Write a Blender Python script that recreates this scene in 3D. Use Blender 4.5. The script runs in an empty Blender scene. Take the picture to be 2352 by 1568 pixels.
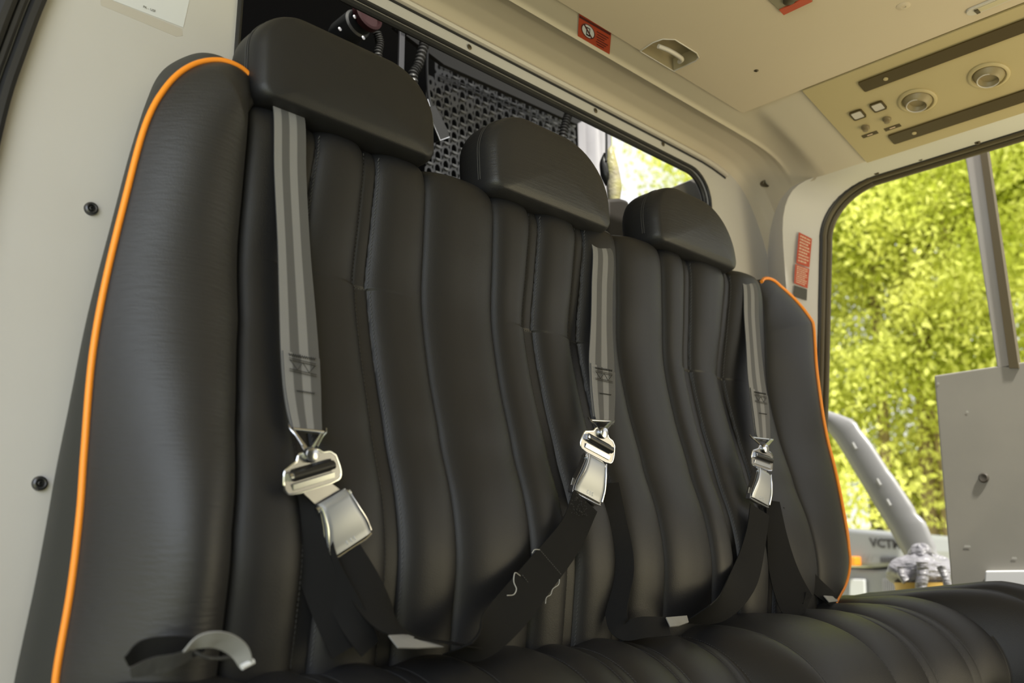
import bpy, bmesh, math, random
import numpy as np
from mathutils import Vector, Matrix

S = bpy.context.scene
COL = S.collection
random.seed(7)
rng = np.random.default_rng(11)

# ------------------------------------------------------------------ camera
EYE = 0.50                       # eye height above the cabin floor (m)
FPX = 2179.4                     # focal length for a 2352 px wide frame
R = np.array([[0.71018408, -0.16813545, -0.68364395],
              [-0.70399369, -0.17733951, -0.68770893],
              [-0.00560883, 0.96968096, -0.24431]])
cam_d = bpy.data.cameras.new('camera')
cam_d.sensor_width = 36.0
cam_d.lens = FPX / 2352 * 36
cam_d.clip_start = 0.02
cam_d.dof.use_dof = True
cam_d.dof.focus_distance = 1.5
cam_d.dof.aperture_fstop = 4.2
cam = bpy.data.objects.new('camera', cam_d)
COL.objects.link(cam)
M4 = Matrix([list(R[0]) + [0], list(R[1]) + [0], list(R[2]) + [EYE], [0, 0, 0, 1]])
cam.matrix_world = M4
S.camera = cam

# ------------------------------------------------------------------ world, sun, exposure
S.view_settings.view_transform = 'Standard'
S.view_settings.look = 'None'
S.view_settings.gamma = 1
S.view_settings.use_curve_mapping = False
S.view_settings.exposure = 0.0
S.cycles.max_bounces = 8
S.cycles.use_denoising = True

W = bpy.data.worlds.new('World'); S.world = W
W.use_nodes = True
wn = W.node_tree; wn.nodes.clear()
o = wn.nodes.new('ShaderNodeOutputWorld'); b = wn.nodes.new('ShaderNodeBackground')
b.inputs[0].default_value = (1.0, 1.0, 1.0, 1)
b.inputs[1].default_value = 1.1
wn.links.new(b.outputs[0], o.inputs[0])

def light(name, kind, loc, target, energy, color, size=None, size_y=None):
    d = bpy.data.lights.new(name, kind); d.energy = energy; d.color = color
    if kind == 'AREA':
        d.shape = 'RECTANGLE'; d.size = size; d.size_y = size_y
    if kind == 'SUN':
        d.angle = math.radians(3)
    ob = bpy.data.objects.new(name, d); COL.objects.link(ob)
    ob.location = (loc[0], loc[1], loc[2] + EYE)
    v = Vector(target) - Vector(loc)
    ob.rotation_euler = v.to_track_quat('-Z', 'Y').to_euler()
    return ob
light('sun', 'SUN', (-0.8, -3.2, 5), (0, 0, 0), 8.5, (1.0, 0.96, 0.84))
# daylight coming in through the open door on the left, beside the camera
light('daylight_left_door', 'AREA', (-0.55, 0.15, 0.62), (1.0, 1.1, 0.55), 12.5, (0.80, 0.90, 1.0), 1.0, 1.1)
# unseen fill lamp added in the right doorway, yellow to warm the ceiling
wl = light('warm_fill_right_door', 'AREA', (2.0, -0.15, 0.05), (1.45, 0.60, 0.75), 5.2, (1.0, 0.84, 0.54), 0.8, 0.8)
wl.data.spread = math.radians(140)

# ------------------------------------------------------------------ measuring helpers (eye at the origin)
def ray(u, v):
    return R @ np.array([u - 1176.0, 784.0 - v, -FPX])
def aty(u, v, y):
    r = ray(u, v); return r * (y / r[1])
def atx(u, v, x):
    r = ray(u, v); return r * (x / r[0])
def atz(u, v, z):
    r = ray(u, v); return r * (z / r[2])
def atpl(u, v, p0, n):
    r = ray(u, v); p0 = np.array(p0); n = np.array(n)
    return r * ((p0 @ n) / (r @ n))

# ------------------------------------------------------------------ mesh helpers
class MB:
    def __init__(s):
        s.v = []; s.f = []; s.uv = None
    def add(s, vs, fs):
        o = len(s.v)
        s.v += [tuple(float(c) for c in p) for p in vs]
        s.f += [tuple(i + o for i in f) for f in fs]
        return s
def grid_faces(nr, nc, close_c=False, flip=False):
    fs = []
    for i in range(nr - 1):
        for j in range(nc - 1 + (1 if close_c else 0)):
            j2 = (j + 1) % nc
            q = (i*nc + j, i*nc + j2, (i+1)*nc + j2, (i+1)*nc + j)
            fs.append(q[::-1] if flip else q)
    return fs
def norm(v):
    v = np.array(v, float); return v / (np.linalg.norm(v) + 1e-12)
def catmull(pts, n):
    P = [np.array(p, float) for p in pts]
    P = [2*P[0] - P[1]] + P + [2*P[-1] - P[-2]]
    out = []
    for i in range(1, len(P) - 2):
        for k in range(n):
            t = k / n
            out.append(0.5*((2*P[i]) + (-P[i-1]+P[i+1])*t + (2*P[i-1]-5*P[i]+4*P[i+1]-P[i+2])*t*t + (-P[i-1]+3*P[i]-3*P[i+1]+P[i+2])*t**3))
    out.append(P[-2])
    return out
def add_tube(mb, pts, r, n=8, cap=True, closed=False):
    pts = [np.array(p, float) for p in pts]; m = len(pts)
    rr = r if hasattr(r, '__len__') else [r]*m
    up = None; vs = []
    for i, p in enumerate(pts):
        a = pts[(i-1) % m] if (closed or i > 0) else p
        c = pts[(i+1) % m] if (closed or i < m-1) else p
        t = norm(c - a)
        if up is None:
            up = norm(np.cross(t, [0.3, 0.5, 0.81])) 
        up = norm(up - t*(up @ t)); s = np.cross(t, up)
        for k in range(n):
            an = 2*math.pi*k/n
            vs.append(p + rr[i]*(math.cos(an)*up + math.sin(an)*s))
    fs = grid_faces(m, n, True)
    if closed:
        for k in range(n):
            fs.append(((m-1)*n + k, (m-1)*n + (k+1) % n, (k+1) % n, k))
    elif cap:
        fs.append(tuple(range(n))[::-1]); fs.append(tuple((m-1)*n + k for k in range(n)))
    mb.add(vs, fs); return mb
def add_box(mb, c, sx, sy, sz, ax=None):
    c = np.array(c, float)
    A = np.eye(3) if ax is None else np.array([norm(a) for a in ax])
    vs = []
    for dz in (-1, 1):
        for dx, dy in ((-1, -1), (1, -1), (1, 1), (-1, 1)):
            vs.append(c + A[0]*dx*sx/2 + A[1]*dy*sy/2 + A[2]*dz*sz/2)
    mb.add(vs, [(3, 2, 1, 0), (4, 5, 6, 7), (0, 1, 5, 4), (1, 2, 6, 5), (2, 3, 7, 6), (3, 0, 4, 7)])
    return mb
def add_prism(mb, poly, nrm, th):
    """poly: 3D outline; thickness th along nrm (front) -> back"""
    n = len(poly); nrm = norm(nrm)
    P = [np.array(p, float) for p in poly]
    mb.add([p for p in P] + [p - nrm*th for p in P],
           [tuple(range(n)), tuple(range(2*n-1, n-1, -1))] + [((i+1) % n, i, n+i, n+(i+1) % n) for i in range(n)])
    return mb
def add_ring_prism(mb, outer, inner, nrm, th):
    """flat frame between two loops of equal count"""
    n = len(outer); nrm = norm(nrm)
    O = [np.array(p, float) for p in outer]; I = [np.array(p, float) for p in inner]
    vs = O + I + [p - nrm*th for p in O] + [p - nrm*th for p in I]
    fs = []
    for i in range(n):
        j = (i+1) % n
        fs += [(i, j, n+j, n+i), (2*n+j, 2*n+i, 3*n+i, 3*n+j), (j, i, 2*n+i, 2*n+j), (n+i, n+j, 3*n+j, 3*n+i)]
    mb.add(vs, fs); return mb
def add_lathe(mb, prof, c, axis, n=24):
    """prof: list of (r, h) along axis"""
    axis = norm(axis); a = norm(np.cross(axis, [0.2, 0.9, 0.37])); b_ = np.cross(axis, a); c = np.array(c, float)
    vs = []
    for r, h in prof:
        for k in range(n):
            t = 2*math.pi*k/n
            vs.append(c + axis*h + r*(math.cos(t)*a + math.sin(t)*b_))
    fs = grid_faces(len(prof), n, True)
    fs.append(tuple(range(n))[::-1]); fs.append(tuple((len(prof)-1)*n + k for k in range(n)))
    mb.add(vs, fs); return mb
def rrect(w, h, r, n=5):
    """2D rounded rectangle centred on 0"""
    out = []
    for cx, cy, a0 in ((w/2-r, h/2-r, 0), (-w/2+r, h/2-r, 90), (-w/2+r, -h/2+r, 180), (w/2-r, -h/2+r, 270)):
        for k in range(n+1):
            a = math.radians(a0 + 90*k/n)
            out.append((cx + r*math.cos(a), cy + r*math.sin(a)))
    return out
def frame2(c, e1, e2):
    c = np.array(c, float); e1 = norm(e1); e2 = norm(e2)
    return lambda a, b_, n_=0.0: c + e1*a + e2*b_ + norm(np.cross(e1, e2))*n_

ORG = {}
def tag(ob, label=None, cat=None, group=None, kind=None):
    if label: ob['label'] = label
    if cat: ob['category'] = cat
    if group: ob['group'] = group
    if kind: ob['kind'] = kind
    return ob
def thing(name, org, label, cat, group=None):
    ob = bpy.data.objects.new(name, None); COL.objects.link(ob)
    ob.empty_display_size = 0.05
    ob.location = (org[0], org[1], org[2] + EYE)
    ORG[ob] = np.array(org, float)
    return tag(ob, label, cat, group)
def obj(name, mb, mat, parent=None, smooth=True, org=None, bevel=None, sub=0, uv=None, angle=40):
    if parent is not None: base = ORG[parent]
    vs = np.array(mb.v, float)
    if org is None:
        org = vs.mean(axis=0) if parent is None else base
    org = np.array(org, float)
    me = bpy.data.meshes.new(name)
    me.from_pydata([tuple(p) for p in (vs - org)], [], mb.f)
    me.update()
    if uv is not None:
        l = me.uv_layers.new(name='UVMap')
        vi = np.empty(len(me.loops), dtype=np.int32); me.loops.foreach_get('vertex_index', vi)
        l.data.foreach_set('uv', np.array(uv, dtype=np.float32)[vi].ravel())
    me.materials.append(mat)
    if smooth: me.polygons.foreach_set('use_smooth', [True]*len(me.polygons))
    ob = bpy.data.objects.new(name, me); COL.objects.link(ob)
    ORG[ob] = org
    if parent is None:
        ob.location = (org[0], org[1], org[2] + EYE)
    else:
        ob.parent = parent; ob.location = tuple(org - base)
    if bevel:
        m = ob.modifiers.new('b', 'BEVEL'); m.width = bevel; m.segments = 3; m.limit_method = 'ANGLE'; m.angle_limit = math.radians(angle)
        m.harden_normals = False
    if sub:
        m = ob.modifiers.new('s', 'SUBSURF'); m.levels = sub; m.render_levels = sub
    if smooth and not sub:
        try:
            me.set_sharp_from_angle(angle=math.radians(angle))
        except Exception: pass
    return ob
def struct(name, mb, mat, **k):
    ob = obj(name, mb, mat, **k); ob['kind'] = 'structure'; return ob
def text_mb(txt, size, fr, align='CENTER', bold=0.0):
    """flat letters laid on the frame fr(a,b,n); returns MB"""
    cu = bpy.data.curves.new('t', 'FONT'); cu.body = txt; cu.size = size; cu.align_x = align; cu.align_y = 'CENTER'; cu.resolution_u = 2; cu.offset = bold
    ob = bpy.data.objects.new('t', cu); COL.objects.link(ob)
    dg = bpy.context.evaluated_depsgraph_get(); ev = ob.evaluated_get(dg); me = ev.to_mesh()
    mb = MB(); mb.add([fr(v.co.x, v.co.y, 0.0004) for v in me.vertices], [tuple(p.vertices) for p in me.polygons])
    ev.to_mesh_clear(); bpy.data.objects.remove(ob); bpy.data.curves.remove(cu)
    return mb

# ------------------------------------------------------------------ materials
def mat(name, col, rough=0.5, metal=0.0, spec=0.5, bump=None, var=None, sheen=0, emit=None, coat=0, alpha=None, trans=0):
    m = bpy.data.materials.new(name); m.use_nodes = True
    nt = m.node_tree; p = nt.nodes['Principled BSDF']
    p.inputs['Base Color'].default_value = (*col, 1); p.inputs['Roughness'].default_value = rough
    p.inputs['Metallic'].default_value = metal; p.inputs['Specular IOR Level'].default_value = spec
    if coat: p.inputs['Coat Weight'].default_value = coat
    if trans: p.inputs['Transmission Weight'].default_value = trans
    if sheen: p.inputs['Sheen Weight'].default_value = sheen
    tc = nt.nodes.new('ShaderNodeTexCoord')
    if var:      # (scale, amount, second colour)
        n = nt.nodes.new('ShaderNodeTexNoise'); n.inputs['Scale'].default_value = var[0]; n.inputs['Detail'].default_value = 5
        mx = nt.nodes.new('ShaderNodeMix'); mx.data_type = 'RGBA'
        rp = nt.nodes.new('ShaderNodeValToRGB'); rp.color_ramp.elements[0].position = 0.35; rp.color_ramp.elements[1].position = 0.7
        rp.color_ramp.elements[1].color = (var[1],)*3 + (1,)
        nt.links.new(tc.outputs['Object'], n.inputs['Vector']); nt.links.new(n.outputs[0], rp.inputs[0])
        nt.links.new(rp.outputs[0], mx.inputs[0])
        mx.inputs[6].default_value = (*col, 1); mx.inputs[7].default_value = (*var[2], 1)
        nt.links.new(mx.outputs[2], p.inputs['Base Color'])
    if bump:     # list of (kind, scale, strength, distance, stretch)
        prev = None
        for kind, sc, st, dist, stretch in bump:
            mp = nt.nodes.new('ShaderNodeMapping'); mp.inputs['Scale'].default_value = stretch
            nt.links.new(tc.outputs['Object'], mp.inputs[0])
            if kind == 'v':
                n = nt.nodes.new('ShaderNodeTexVoronoi'); n.inputs['Scale'].default_value = sc; out = n.outputs['Distance']
            else:
                n = nt.nodes.new('ShaderNodeTexNoise'); n.inputs['Scale'].default_value = sc; n.inputs['Detail'].default_value = 4; out = n.outputs[0]
            nt.links.new(mp.outputs[0], n.inputs['Vector'])
            bp = nt.nodes.new('ShaderNodeBump'); bp.inputs['Strength'].default_value = st; bp.inputs['Distance'].default_value = dist
            nt.links.new(out, bp.inputs['Height'])
            if prev: nt.links.new(prev.outputs[0], bp.inputs['Normal'])
            prev = bp
        nt.links.new(prev.outputs[0], p.inputs['Normal'])
    if emit:
        p.inputs['Emission Color'].default_value = (*emit[0], 1); p.inputs['Emission Strength'].default_value = emit[1]
    return m
LEATHER = mat('leather', (0.020, 0.020, 0.022), 0.46, spec=0.5, bump=[('v', 900, 0.25, 0.0006, (1, 1, 1)), ('n', 60, 0.25, 0.002, (0.35, 1, 4))])
LEATHER_S = mat('leather_smooth', (0.013, 0.013, 0.0145), 0.48, spec=0.42, bump=[('v', 900, 0.22, 0.0006, (1, 1, 1)), ('n', 14, 0.15, 0.004, (1, 1, 1))])
GUSSET = mat('gusset_vinyl', (0.026, 0.027, 0.026), 0.62, bump=[('v', 700, 0.15, 0.0005, (1, 1, 1))])
THREAD = mat('thread', (0.045, 0.045, 0.046), 0.6)
THREADB = mat('thread_black', (0.006, 0.006, 0.006), 0.7)
THREAD_L = mat('thread_light', (0.45, 0.45, 0.43), 0.7)
PIPING = mat('orange_piping', (0.95, 0.30, 0.02), 0.42, spec=0.5)
WALL = mat('cream_panel', (0.60, 0.58, 0.565), 0.55, var=(3.0, 0.6, (0.54, 0.51, 0.475)), bump=[('n', 220, 0.06, 0.001, (1, 1, 1))])
CEILM = mat('ceiling_moulding', (0.60, 0.53, 0.42), 0.55, var=(3.0, 0.5, (0.54, 0.47, 0.36)))  # wall cream with the warm overhead haze tinted into its colour
HEADL = mat('headliner', (0.62, 0.525, 0.40), 0.6, var=(1.6, 0.5, (0.56, 0.47, 0.36)), bump=[('n', 300, 0.05, 0.001, (1, 1, 1))])  # yellow haze is mixed into the headliner colour
OVERH = mat('overhead_panel', (0.50, 0.41, 0.22), 0.5, var=(2.0, 0.4, (0.45, 0.36, 0.18)))  # strong yellow carries the haze of the upper right as colour
TRIM = mat('trim_paint', (0.58, 0.53, 0.47), 0.4)
RUBBER = mat('rubber', (0.02, 0.02, 0.022), 0.45)
FRAMEB = mat('door_frame_brown', (0.09, 0.07, 0.035), 0.5)
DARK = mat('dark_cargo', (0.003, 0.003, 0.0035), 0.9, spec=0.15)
BLACK = mat('black_plastic', (0.012, 0.012, 0.012), 0.4)
STRIPB = mat('brown_black_strip', (0.06, 0.038, 0.006), 0.5)
PLATE = mat('perforated_metal', (0.10, 0.10, 0.10), 0.45, metal=0.3)
CHROME = mat('chrome', (0.60, 0.62, 0.66), 0.22, metal=1.0)
STEEL = mat('brushed_steel', (0.36, 0.36, 0.38), 0.34, metal=1.0, bump=[('n', 300, 0.1, 0.0004, (1, 1, 8))])
COVER = mat('buckle_cover', (0.40, 0.42, 0.46), 0.42, metal=0.6)
SCREW = mat('screw', (0.10, 0.08, 0.05), 0.45, metal=0.5)
RED = mat('red_label', (0.50, 0.075, 0.03), 0.5)
WHITE = mat('white_label', (0.72, 0.73, 0.76), 0.45)
INK = mat('ink', (0.02, 0.018, 0.02), 0.6)
PALEINK = mat('pale_print', (0.75, 0.55, 0.40), 0.6)
TAGW = mat('white_tag', (0.24, 0.24, 0.24), 0.5, bump=[('n', 60, 0.4, 0.003, (1, 1, 1))])
SATIN = mat('satin_strap', (0.04, 0.04, 0.04), 0.38, bump=[('n', 90, 0.5, 0.003, (1, 1, 1))])
def webbing(name, base, light, stripes=True):
    m = bpy.data.materials.new(name); m.use_nodes = True; nt = m.node_tree; p = nt.nodes['Principled BSDF']
    p.inputs['Roughness'].default_value = 0.62 if stripes else 0.8; p.inputs['Sheen Weight'].default_value = 0.12 if stripes else 0; p.inputs['Specular IOR Level'].default_value = 0.5 if stripes else 0.25
    uv = nt.nodes.new('ShaderNodeTexCoord'); sx = nt.nodes.new('ShaderNodeSeparateXYZ'); nt.links.new(uv.outputs['UV'], sx.inputs[0])
    rp = nt.nodes.new('ShaderNodeValToRGB'); cr = rp.color_ramp; cr.interpolation = 'LINEAR'
    cr.elements[0].position = 0; cr.elements[0].color = (*base, 1)
    cr.elements[1].position = 1; cr.elements[1].color = (*base, 1)
    if stripes:
        for pos, c in ((0.0, light), (0.22, light), (0.25, base), (0.46, base), (0.49, light), (0.70, light), (0.73, base)):
            e = cr.elements.new(max(0.001, pos)); e.color = (*c, 1)
    nt.links.new(sx.outputs[0], rp.inputs[0]); nt.links.new(rp.outputs[0], p.inputs['Base Color'])
    mp = nt.nodes.new('ShaderNodeMapping'); mp.inputs['Scale'].default_value = (26, 1, 1); mp.inputs['Rotation'].default_value = (0, 0, 0.0)
    nt.links.new(uv.outputs['UV'], mp.inputs[0])
    w = nt.nodes.new('ShaderNodeTexWave'); w.wave_type = 'BANDS'; w.bands_direction = 'DIAGONAL'; w.inputs['Scale'].default_value = 1.0
    mp.inputs['Scale'].default_value = (14, 500, 1)
    nt.links.new(mp.outputs[0], w.inputs[0])
    bp = nt.nodes.new('ShaderNodeBump'); bp.inputs['Strength'].default_value = 0.35; bp.inputs['Distance'].default_value = 0.0006
    nt.links.new(w.outputs[0], bp.inputs['Height']); nt.links.new(bp.outputs[0], p.inputs['Normal'])
    return m
WEB = webbing('webbing_striped', (0.075, 0.075, 0.078), (0.20, 0.20, 0.205))
WEBD = webbing('webbing_dark', (0.006, 0.006, 0.0065), (0.03, 0.03, 0.03), False)

# =================================================================== CABIN SHELL
YB = 1.15                                   # rear bulkhead plane
OX0, OX1, OZ0, OZ1 = 0.585, 1.80, 0.10, 0.926   # opening into the cargo space
def opening_loop(off=0.0, n=8):
    x0, x1, z0, z1 = OX0-off, OX1+off, OZ0-off, OZ1+off
    out = []
    for cx, cz, r, a0 in ((x1, z1, 0.07+off, 0), (x0, z1, 0.03+off, 90), (x0, z0, 0.03+off, 180), (x1, z0, 0.03+off, 270)):
        sx = -1 if cx == x1 else 1; sz = -1 if cz == z1 else 1
        for k in range(n+1):
            a = math.radians(a0 + 90*k/n)
            out.append((cx + sx*r + r*math.cos(a), YB, cz + sz*r + r*math.sin(a)))
    return out
inner = opening_loop(0)
n1 = len(inner)//4
outer = []
BX0, BX1, BZ0, BZ1 = 0.285, 2.056, -0.5, 0.978
for ci, (cx, cz) in enumerate(((BX1, BZ1), (BX0, BZ1), (BX0, BZ0), (BX1, BZ0))):
    px, pz = [(OX1, OZ1), (OX0, OZ1), (OX0, OZ0), (OX1, OZ0)][ci]
    for k in range(n1):
        t = k/(n1-1)
        if ci == 0: p = (cx, pz + (cz-pz)*min(1, 2*t)) if t <= .5 else (cx + (px-cx)*(2*t-1), cz)
        if ci == 1: p = (px + (cx-px)*min(1, 2*t), cz) if t <= .5 else (cx, cz + (pz-cz)*(2*t-1))
        if ci == 2: p = (cx, pz + (cz-pz)*min(1, 2*t)) if t <= .5 else (cx + (px-cx)*(2*t-1), cz)
        if ci == 3: p = (px + (cx-px)*min(1, 2*t), cz) if t <= .5 else (cx, cz + (pz-cz)*(2*t-1))
        outer.append((p[0], YB, p[1]))
mb = add_ring_prism(MB(), outer, inner, (0, -1, 0), 0.02)
struct('wall_rear', mb, WALL, smooth=False)
mb = MB(); add_tube(mb, [(p[0], YB-0.002, p[2]) for p in opening_loop(0.001)], 0.004, 8, closed=True)
add_tube(mb, [(p[0], YB+0.010, p[2]) for p in opening_loop(-0.004)], 0.006, 8, closed=True)
struct('trim_1', mb, RUBBER)
# long trim rail above the opening
mb = MB()
pr = [(0.0, 0), (0.009, 0.001), (0.012, 0.006), (0.008, 0.012), (0.002, 0.015), (-0.002, 0.016)]
xs = list(np.linspace(0.2, 1.78, 12)) + [1.82, 1.86, 1.875]
vs = []
for x in xs:
    dz = -0.012*max(0, (x-1.74)/0.135)**2
    for d, h in pr: vs.append((x, YB-d, 0.958+h+dz))
mb.add(vs, grid_faces(len(xs), len(pr)))
mb.add([vs[-i] for i in range(len(pr), 0, -1)], [tuple(range(len(pr)))[::-1]])
struct('trim_2', mb, TRIM)
mb = MB(); add_tube(mb, [(x, YB-0.001, 0.956-0.012*max(0, (x-1.74)/0.135)**2) for x in xs], 0.0025, 6)
struct('trim_3', mb, RUBBER)

# ceiling, cove and side overhead as one moulded surface
XC, YC, ZC = 1.651, 0.96, 0.967
def cove(y):
    return np.interp(y, [-9, 0.96, 1.013, 1.019, 1.026, 1.034, 1.060, 1.10, 1.13, 1.15], [0.969, 0.9700, 0.9695, 0.965, 0.968, 0.978, 0.990, 0.992, 0.988, 0.976])
EY = [-9, .86, .93, .98, 1.03, 1.075, 1.11, 1.135, 1.15]
EX = [1.93, 1.932, 1.940, 1.955, 1.975, 2.0, 2.03, 2.045, 2.05]
EZ = [.897, .8975, .901, .911, .914, .905, .885, .85, .79]
def side_e(y): return float(np.interp(y, EY, EX))
def roof_z(x, y):
    c = float(cove(y)); xe = side_e(y); ze = float(np.interp(y, EY, EZ))
    if x <= XC: return c
    t = (x-XC)/(xe-XC)
    k = min(1, max(0, (y-0.92)/0.10)); k = k*k*(3-2*k)
    return c + (ze-c)*t**(1+4.5*k)
def hit_roof(u, v):
    r = norm(ray(u, v)); d = 0.8
    while d < 4:
        p = r*d
        if p[1] >= YB or p[0] > side_e(p[1]) or p[2] >= roof_z(p[0], p[1]): return p
        d += 0.001
    return p
ys = list(np.linspace(-1.6, 0.75, 12)) + list(np.linspace(0.80, 0.92, 12)) + [0.93, 0.94, 0.95, 0.9595] + list(np.linspace(0.965, YB, 42))
ts = np.linspace(0, 1, 90)
vs = []
for y in ys:
    xe = side_e(y) + (0.006 if y > 0.95 else 0)
    for t in ts:
        x = 0.0 + xe*t if t < .5 else 0.5*xe + (xe*0.5)*((t-.5)*2)
        vs.append((x, y, roof_z(x, y)))
rec = [(1476, 115), (1500, 98), (1522, 90), (1550, 91), (1600, 122), (1605, 132), (1598, 140), (1560, 158), (1550, 166)]
recP = [atz(u, v, ZC-0.0035) for u, v in rec]
for p in recP: p[1] = min(p[1], YC)
recP[0][1] = YC; recP[-1][1] = YC; recP[-2][1] = YC
rx0, rx1 = min(p[0] for p in recP), max(p[0] for p in recP); ry0, ry1 = min(p[1] for p in recP), YC-0.001
gf = []
for f in grid_faces(len(ys), len(ts)):
    fx = [vs[i][0] for i in f]; fy = [vs[i][1] for i in f]
    if min(fx) < rx1 and max(fx) > rx0 and min(fy) < ry1 and max(fy) > ry0: continue
    gf.append(f)
mb = MB().add(vs, gf)
# door reveal, from the overhead edge out to the frame and down the side
loopO, loopI = [], []
def frame_loop(x, grow=0.0):
    out = []
    for y in np.linspace(-1.6, 0.86, 14): out.append((x, y, 0.917+grow))
    for k in range(1, 13):
        a = math.pi/2*(1 - k/12)
        out.append((x, 0.86 + (0.150+grow)*math.cos(a), 0.787 + (0.13+grow)*math.sin(a)))
    for z in (0.70, 0.6, 0.45, 0.3, 0.1, -0.1, -0.5):
        out.append((x, 1.010+grow + 0.042*min(1.5, (0.787-z)/0.36), z))
    return out
loopI = frame_loop(2.065)
loopO = []
for y in np.linspace(-1.6, 0.86, 14): loopO.append((side_e(y), y, roof_z(side_e(y), y)))
loopO += [(1.934, .885, .899), (1.938, .91, .902), (1.943, .935, .905), (1.947, .958, .907), (1.950, .980, .907), (1.952, 1.000, .903), (1.954, 1.017, .895), (1.956, 1.031, .881), (1.958, 1.042, .862), (1.961, 1.051, .838), (1.965, 1.057, .81), (1.969, 1.061, .775)]
loopO += [(1.973, 1.064, z) for z in (0.70, 0.6, 0.45, 0.3, 0.1, -0.1, -0.5)]
backC = loopO[:14]
for y in (.90, .925, .955, .98, 1.005, 1.03, 1.055, 1.08, 1.105, 1.125, 1.14, 1.149): backC.append((side_e(y)+0.002, y+0.002, roof_z(side_e(y), y)+0.001))
backC += [(2.053, 1.158, z) for z in (0.70, 0.6, 0.45, 0.3, 0.1, -0.1, -0.5)]
m_ = len(loopO)
vs = []
for s in np.linspace(0, 1, 6):
    for a, b_ in zip(loopO, loopI):
        vs.append(np.array(a)*(1-s) + np.array(b_)*s)
mb2 = MB().add(vs, grid_faces(6, m_))
struct('wall_right', mb2, WALL, angle=70)
vs = []
for s in np.linspace(0, 1, 7):
    for a, b_ in zip(backC[13:], loopO[13:]): vs.append(np.array(a)*(1-s) + np.array(b_)*s)
struct('wall_corner', MB().add(vs, grid_faces(7, len(backC)-13)), WALL, angle=70)
struct('ceiling', mb, CEILM, angle=25)
# headliner slab, one step below the moulding
zs0 = ZC - 0.003
poly = [(-0.3, YC, zs0)] + [(p[0], p[1], zs0) for p in recP[:-1]] + [(XC, YC, zs0), (XC, -1.6, zs0), (-0.3, -1.6, zs0)]
mb = MB(); add_prism(mb, poly, (0, 0, -1), 0.013)
struct('ceiling_panel', mb, HEADL, smooth=False)
# overhead service panel on the sloping side
PN = norm((-0.251, 0, -1.0)); P0 = np.array((XC, 0, ZC-0.001))
PE1 = np.array((0.0, -1.0, 0)); PE2 = norm(np.cross(PN, PE1))
def onp(u, v, off=0.0): return atpl(u, v, P0 + PN*off, PN)
ypan = onp(1910, 280)[1]
L = lambda s, y, off: P0*[1, 0, 1] + np.array((0, y, 0)) + norm((1, 0, -0.251))*s + PN*off
mb = MB(); add_prism(mb, [L(0.004, ypan, .004), L(0.287, ypan, .004), L(0.287, -1.6, .004), L(0.004, -1.6, .004)], PN, 0.006)
svc = thing('overhead_service_panel', L(0.15, ypan, 0), 'haze-tinted overhead panel with round air vents and black strips above the right door', 'panel')
obj('panel_face', mb, OVERH, svc, smooth=False)
# left door side and floor
mb = MB()
add_box(mb, (1.1, -0.2, -0.51), 2.1, 2.7, 0.02)
struct('floor', mb, mat('floor_grey', (0.07, 0.07, 0.07), 0.6), smooth=False)
mb = MB(); add_box(mb, (1.1, -1.15, 0.2), 1.9, 0.04, 1.5)
struct('light_block_front', mb, mat('light_block_grey', (0.06, 0.06, 0.06), 0.7), smooth=False)  # unseen partition added to block sky light from the front
mb = MB(); 
for k, (dx, r) in enumerate(((0.0, 0.009), (-0.016, 0.006), (-0.030, 0.009))):
    pts = catmull([(0.268+dx, YB-0.012-k*.004, -0.5), (0.270+dx, YB-0.012-k*.004, 0.2), (0.285+dx, YB-0.012-k*.004, 0.5), (0.300+dx, YB-.012-k*.004, 0.62), (0.325+dx, YB-.012-k*.004, 0.74), (0.37+dx, YB-.012-k*.004, 0.86), (0.43+dx, YB-0.012-k*.004, 0.93)], 6)
    add_tube(mb, pts, r, 8)
struct('trim_4', mb, RUBBER)
mb = MB(); add_box(mb, (0.15, 1.17, 0.2), 0.26, 0.04, 1.5)
struct('wall_left', mb, mat('door_jamb', (0.05, 0.05, 0.055), 0.5), smooth=False)

# door frame seal on the right
mb = MB()
fl = catmull(frame_loop(2.072, 0.000), 3)
add_tube(mb, fl, 0.008, 10)
struct('trim_5', mb, FRAMEB)
mb = MB()
add_tube(mb, catmull(frame_loop(2.062, 0.002), 3), 0.0045, 8)
struct('trim_6', mb, RUBBER)
mb = MB()
add_tube(mb, catmull(frame_loop(2.088, -0.006), 3), 0.008, 10)
struct('trim_7', mb, FRAMEB)

def screw(p, n, r=0.004, m=SCREW, label='', cat='screw', group=None, name='screw'):
    mb = MB(); add_lathe(mb, [(r*1.5, 0.0), (r*1.5, 0.0006), (r, 0.0018), (r*.55, 0.0022), (r*.5, 0.001), (0.0001, 0.001)], p, n, 16)
    ob = obj(name, mb, m); return tag(ob, label, cat, group)
screw(aty(1078, 108, YB-0.001), (0, -1, 0), 0.0035, label='small screw in the rear header, leftmost of the three', group='header screws')
screw(aty(1368, 254, YB-0.001), (0, -1, 0), 0.0035, label='small screw in the rear header, middle of the three', group='header screws')
screw(aty(1523, 331, YB-0.001), (0, -1, 0), 0.0035, label='small screw in the rear header, nearest the window corner', group='header screws')
screw(atz(1737, 162, ZC-0.003), (0, 0, -1), 0.003, label='tiny screw in the headliner beside the grab recess', group='headliner screws')
screw(atz(2075, 14, ZC-0.003), (0, 0, -1), 0.008, m=HEADL, label='round cream cap with a central screw on the headliner', cat='cap', name='round_fastener')
for i, (u, v) in enumerate(((2013, 397), (2113, 364), (2245, 327))):
    screw(atx(u, v, 2.045), (-0.6, 0, -.8), 0.004, label=['dark screw above the right door, nearest the rear corner', 'dark screw above the right door, middle one', 'dark screw above the right door, nearest the grey door post'][i], group='door frame screws')

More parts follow.
